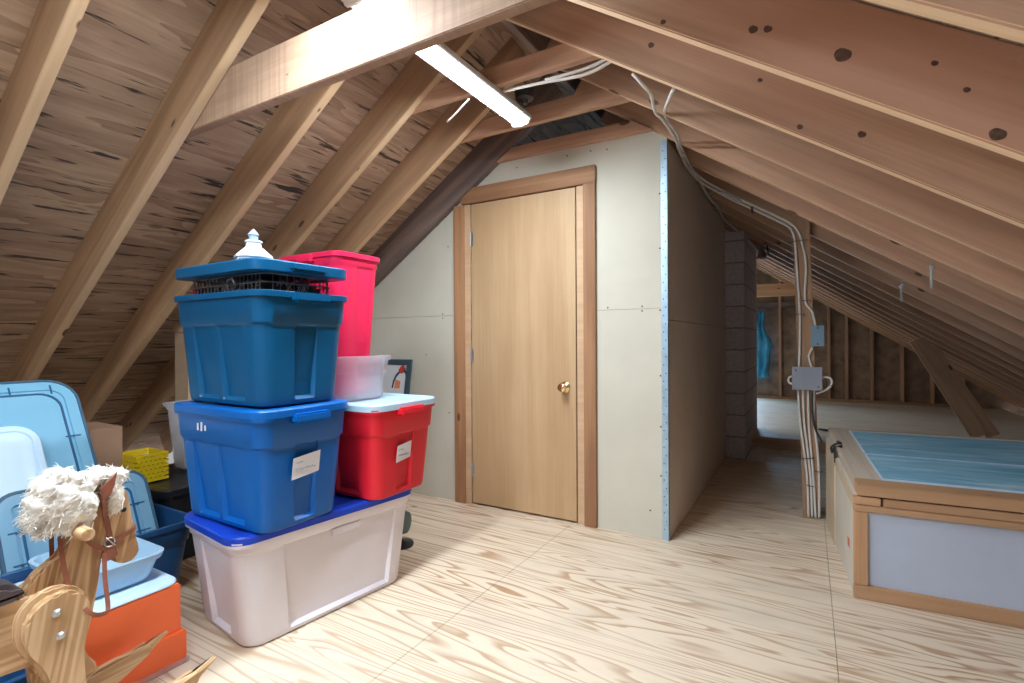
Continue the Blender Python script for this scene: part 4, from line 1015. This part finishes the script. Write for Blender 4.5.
# saddle and flap
bm = bmesh.new(); q = smooth_poly([(0.08, 0.49), (0.14, 0.525), (0.22, 0.525), (0.30, 0.52), (0.37, 0.537), (0.405, 0.532), (0.43, 0.508), (0.424, 0.494), (0.36, 0.490), (0.22, 0.488)], 3)
q = [(a+0.032, b) for a, b in q]; prism(bm, hp(q), 'x', -0.045, 0.045, bev=0.012); finish(bm, 'saddle', 'saddle', hs, smooth=True)
bm = bmesh.new(); q = smooth_poly([(0.17, 0.50), (0.27, 0.505), (0.38, 0.507), (0.40, 0.50), (0.408, 0.458), (0.408, 0.417), (0.395, 0.385), (0.36, 0.37), (0.30, 0.365), (0.22, 0.38), (0.19, 0.44)], 3)
q = [(a+0.004, b) for a, b in q]
for s in (1, -1): prism(bm, hp(q), 'x', s*0.038, s*0.044)
finish(bm, 'saddle_flap', 'saddle', hs)
# wool mane and forelock: lumpy tufts merged into one mass each
def wool(name, blobs, seed):
    bm = bmesh.new(); rnd = random.Random(seed)
    for (x, y, z, r) in blobs:
        k = bmesh.ops.create_icosphere(bm, subdivisions=3, radius=r, matrix=Matrix.Translation((x, y-OY, z)) @ Matrix.Diagonal((rnd.uniform(0.8, 1.1), rnd.uniform(0.9, 1.3), rnd.uniform(0.8, 1.15), 1)))
    o = finish(bm, name, 'wool', hs, normals=False)
    rm = o.modifiers.new('merge', 'REMESH'); rm.mode = 'VOXEL'; rm.voxel_size = 0.005; rm.use_smooth_shade = True
    tx = bpy.data.textures.new(name+'_curl', 'CLOUDS'); tx.noise_scale = 0.03; tx.noise_depth = 3
    dm = o.modifiers.new('curl', 'DISPLACE'); dm.texture = tx; dm.strength = 0.018; dm.mid_level = 0.5
    tx2 = bpy.data.textures.new(name+'_fuzz', 'CLOUDS'); tx2.noise_scale = 0.006; tx2.noise_depth = 2
    dm = o.modifiers.new('fuzz', 'DISPLACE'); dm.texture = tx2; dm.strength = 0.010; dm.mid_level = 0.5
    # loose fibres combed over the mass
    bm = bmesh.new(); top = max(b[2] for b in blobs)
    for k in range(2600 if name == 'mane' else 900):
        b = blobs[rnd.randrange(len(blobs))]
        d = Vector((rnd.gauss(0, 1), rnd.gauss(0, 1), rnd.gauss(0, 1))).normalized()
        p = Vector((b[0], b[1]-OY, b[2])) + d*b[3]*rnd.uniform(0.9, 1.12)
        v = Vector((rnd.uniform(-0.3, 0.3), -0.8, -0.5)); v = (v - d*v.dot(d) + d*0.12 + 0.6* Vector((rnd.gauss(0, .3), rnd.gauss(0, .3), rnd.gauss(0, .3)))).normalized()
        pts = []; L = rnd.uniform(0.012, 0.028)
        for q in range(5):
            pts.append(p.copy()); p = p + v*L/4; v = (v + Vector((rnd.gauss(0, .25), rnd.gauss(0, .25), rnd.gauss(0, .25)-0.08))).normalized()
        tube(bm, pts, [0.0011, 0.0013, 0.0012, 0.0010, 0.0005], 3)
    f = finish(bm, 'fibres', 'wool', o, normals=False, smooth=True); f['kind'] = 'stuff'
    return o
rnd = random.Random(11)
blobs = []
outline = [(0.485, 0.70, 0.030), (0.495, 0.74, 0.028), (0.530, 0.765, 0.026), (0.556, 0.755, 0.024), (0.575, 0.725, 0.026), (0.600, 0.680, 0.026), (0.600, 0.640, 0.022), (0.578, 0.630, 0.024), (0.545, 0.620, 0.026), (0.515, 0.640, 0.026), (0.50, 0.665, 0.026), (0.53, 0.70, 0.045), (0.56, 0.68, 0.045), (0.545, 0.66, 0.04), (0.52, 0.735, 0.035), (0.585, 0.70, 0.02), (0.47, 0.675, 0.014), (0.462, 0.655, 0.010), (0.488, 0.632, 0.014), (0.473, 0.625, 0.008)]
for (y, z, r) in outline:
    y = min(0.552+(y-0.54)*0.80, 0.584); z = 0.692+(z-0.69)*0.88; r *= 0.84
    blobs.append((0.034, y, z, r)); blobs.append((rnd.uniform(-0.01, 0.03), y+rnd.uniform(-0.01, 0.01), z, r*0.9))
    blobs.append((-0.034, y, z, r*0.9))
wool('mane', blobs, 1)
fore = [(0.622, 0.738, 0.016), (0.638, 0.748, 0.014), (0.655, 0.742, 0.015), (0.670, 0.738, 0.016), (0.686, 0.735, 0.012), (0.662, 0.715, 0.020), (0.668, 0.692, 0.019), (0.670, 0.668, 0.017), (0.668, 0.648, 0.011), (0.612, 0.725, 0.012), (0.598, 0.715, 0.012)]
wool('forelock', [(dx, y, z, r) for (y, z, r) in [(a-0.014, b, c) for a, b, c in fore] for dx in (0.026, -0.02, 0.0)], 2)
# bridle
def strap(name, pts, wd=0.011, x=0.0235, mat='leather'):
    bm = bmesh.new()
    tube(bm, smooth_path([(x if len(p) == 2 else p[2], p[0]-OY, p[1]) for p in pts], 5), 0, flat=(wd, 0.003, (1, 0, 0)))
    return finish(bm, name, mat, hs)
for s in (1, -1):
    xx = 0.0235*s
    strap('cheek_strap', [(0.618, 0.70, 0.04*s), (0.626, 0.67, 0.034*s), (0.632, 0.637, xx), (0.640, 0.585, xx), (0.646, 0.545, xx)], 0.012, xx)
    strap('nose_strap', [(0.638, 0.548, xx), (0.667, 0.563, xx), (0.700, 0.578, xx), (0.706, 0.580, 0.012*s)], 0.011, xx)
    strap('throat_strap', [(0.574, 0.615, xx), (0.591, 0.583, xx), (0.612, 0.556, xx), (0.638, 0.542, xx)], 0.011, xx)
    strap('rein', [(0.534, 0.612, xx*1.1), (0.537, 0.553, xx*1.4), (0.545, 0.487, 0.045*s), (0.555, 0.448, 0.075*s), (0.573, 0.416, 0.094*s), (0.599, 0.402, 0.09*s), (0.616, 0.407, 0.075*s), (0.620, 0.47, 0.05*s), (0.628, 0.535, xx*1.05)], 0.010, xx)
    bm = bmesh.new(); prism(bm, [(q[0]-OY, q[1]) for q in ((0.611, 0.715), (0.624, 0.727), (0.64, 0.742), (0.648, 0.752), (0.642, 0.720), (0.633, 0.693), (0.617, 0.682))], 'x', 0.046*s, 0.053*s, bev=0.001); finish(bm, 'ear', 'leather', hs)
    bm = bmesh.new(); rg = [(0.0255*s, 0.640+0.012*math.cos(a)-OY, 0.560+0.012*math.sin(a)) for a in [6.283*k/14 for k in range(15)]]; tube(bm, rg, 0.002, 6)
    tube(bm, [(0.0265*s, 0.631-OY, 0.575), (0.0265*s, 0.652-OY, 0.548)], 0.0018, 6); finish(bm, 'buckle', 'steel', hs)
    bm = bmesh.new(); prism(bm, [(q[0]-OY, q[1]) for q in ((0.630, 0.553), (0.650, 0.556), (0.660, 0.520), (0.636, 0.510), (0.622, 0.522))], 'x', 0.0215*s, 0.0255*s); finish(bm, 'cheek_piece', 'leather', hs)

# ------------------------------------------------------------------ glazed wooden box at the right
gb = empty('glazed_box', (0.165, 2.585, 0.0), R(4.0)); tag(gb, 'low wooden box with a blue glazed lid and lavender front panel', 'box')
BL, BD, HF, HB = 1.45, 1.02, 0.435, 0.505
def gbox(name, mat, *b, **k):
    bm = bmesh.new()
    for a in b: box(bm, *a, bev=k.get('bev', 0.003))
    return finish(bm, name, mat, gb)
def gbeam(name, p0, p1, th, ht, mat, upv=(0, 0, 1)):
    p0, p1 = Vector(p0), Vector(p1); d = p1-p0; L = d.length; x = d.normalized(); y = Vector(upv).cross(x).normalized(); z = x.cross(y)
    bm = bmesh.new(); box(bm, -L/2, L/2, -th/2, th/2, -ht/2, ht/2, bev=0.003); o = finish(bm, name, mat, gb); c = (p0+p1)/2
    o.matrix_local = Matrix(((x.x, y.x, z.x, c.x), (x.y, y.y, z.y, c.y), (x.z, y.z, z.z, c.z), (0, 0, 0, 1))); return o
gbeam('bottom_rail', (0, 0.012, 0.03), (BL, 0.012, 0.03), 0.025, 0.06, 'box_wood')
gbeam('corner_stile', (0.026, 0.012, 0.0605), (0.026, 0.012, 0.3695), 0.025, 0.050, 'box_wood', (1, 0, 0))
gbeam('corner_stile', (BL-0.026, 0.012, 0.0605), (BL-0.026, 0.012, 0.3695), 0.025, 0.050, 'box_wood', (1, 0, 0))
gbeam('top_rail', (0, 0.012, 0.385), (BL, 0.012, 0.385), 0.025, 0.030, 'box_wood')
gbeam('top_rail', (0, 0.010, 0.417), (0.095, 0.010, 0.417), 0.03, 0.033, 'box_wood')
gbeam('top_rail', (0.103, 0.010, 0.417), (BL, 0.010, 0.417), 0.03, 0.033, 'box_wood')
tag(gbox('front_panel', 'pane_grey', (0.05, BL-0.05, 0.016, 0.024, 0.058, 0.372), bev=0.0), 'lavender grey flat panel')
bm = bmesh.new(); prism(bm, [(0.025, 0.0), (BD, 0.0), (BD, HB), (0.025, HF)], 'x', 0.004, 0.022); finish(bm, 'side_panel', 'box_ply_light', gb)
bm = bmesh.new(); prism(bm, [(0.025, 0.0), (BD, 0.0), (BD, HB), (0.025, HF)], 'x', BL-0.022, BL-0.004); finish(bm, 'side_panel', 'box_ply_light', gb)
bm = bmesh.new(); prism(bm, [(0.62, 0.0), (BD-0.001, 0.0), (BD-0.001, HB), (0.62, HB-0.03)], 'x', -0.003, 0.0035); prism(bm, [(0.025, HF-0.05), (0.62, HF-0.01), (0.62, HF+0.04), (0.025, HF-0.001)], 'x', -0.003, 0.0035); finish(bm, 'side_batten', 'box_ply', gb)
bm = bmesh.new(); prism(bm, [(0.14, 0.16), (0.20, 0.155), (0.205, 0.195), (0.145, 0.20)], 'x', 0.0030, 0.0038); tag(finish(bm, 'red_stamp', 'stamp', gb), 'small red stamp mark')
bm = bmesh.new(); box(bm, 0.004, BL-0.004, BD, BD+0.018, 0, HB); finish(bm, 'back_panel', 'box_ply', gb)
bm = bmesh.new(); box(bm, 0.023, BL-0.023, 0.026, BD-0.001, 0.001, 0.015); finish(bm, 'bottom_panel', 'box_ply', gb)
# lid: sloping frame and glazing
sl = math.atan2(HB-HF, BD); ld = empty('glazed_lid', (0, -0.008, HF+0.004)); ld.parent = gb; ld.rotation_euler = (sl, 0, 0)
LD = (BD+0.03)/math.cos(sl); lt_ = 0.048
def lbox(name, mat, b, bev=0.003, rot=False):
    bm = bmesh.new()
    if rot:   # long side along y: build with grain along local x, then turn
        x0, x1, y0, y1, z0, z1 = b
        box(bm, y0, y1, -x1, -x0, z0, z1, bev=bev); o = finish(bm, name, mat, ld); o.rotation_euler = (0, 0, R(90)); return o
    box(bm, *b, bev=bev); return finish(bm, name, mat, ld)
lbox('lid_rail', 'box_wood', (0.012, BL+0.01, 0, 0.09, 0, lt_)); lbox('lid_rail', 'box_grey', (0.012, BL+0.01, LD-0.04, LD, 0, lt_))
lbox('lid_stile', 'box_grey', (0.012, 0.115, 0.0905, LD-0.0405, 0, lt_-0.001), rot=True); lbox('lid_stile', 'box_grey', (BL-0.09, BL+0.01, 0.0905, LD-0.0405, 0, lt_-0.001), rot=True)
tag(lbox('glazing', 'glazing', (0.11, BL-0.085, 0.085, LD-0.035, lt_-0.010, lt_-0.003), 0), 'blue glazing with painted reflection')
lbox('glazing_bar', 'p_ice', (0.11, BL-0.085, 0.50, 0.515, lt_-0.002, lt_+0.002), 0.0005)
lbox('glazing_bead', 'p_pale', (0.112, BL-0.088, 0.088, 0.112, lt_-0.002, lt_+0.002), 0.0005)  # near bead widened and whitened to paint in its glare
lbox('glazing_bead', 'p_pale', (0.112, 0.121, 0.10, LD-0.045, lt_-0.002, lt_+0.002), 0.0005)
bm = bmesh.new(); box(bm, -0.006, 0.006, 0.60, 0.68, 0.012, 0.020, bev=0.001); tube(bm, smooth_path([(-0.004, 0.70, -0.01), (-0.012, 0.66, 0.03), (0.01, 0.63, 0.06), (0.03, 0.66, 0.056), (0.02, 0.70, 0.054)], 4), 0.006, 6); tube(bm, [(-0.002, 0.58, -0.03), (-0.004, 0.60, 0.05), (0.03, 0.60, 0.053)], 0.007, 6)
finish(bm, 'latch', 'dark_steel', ld)
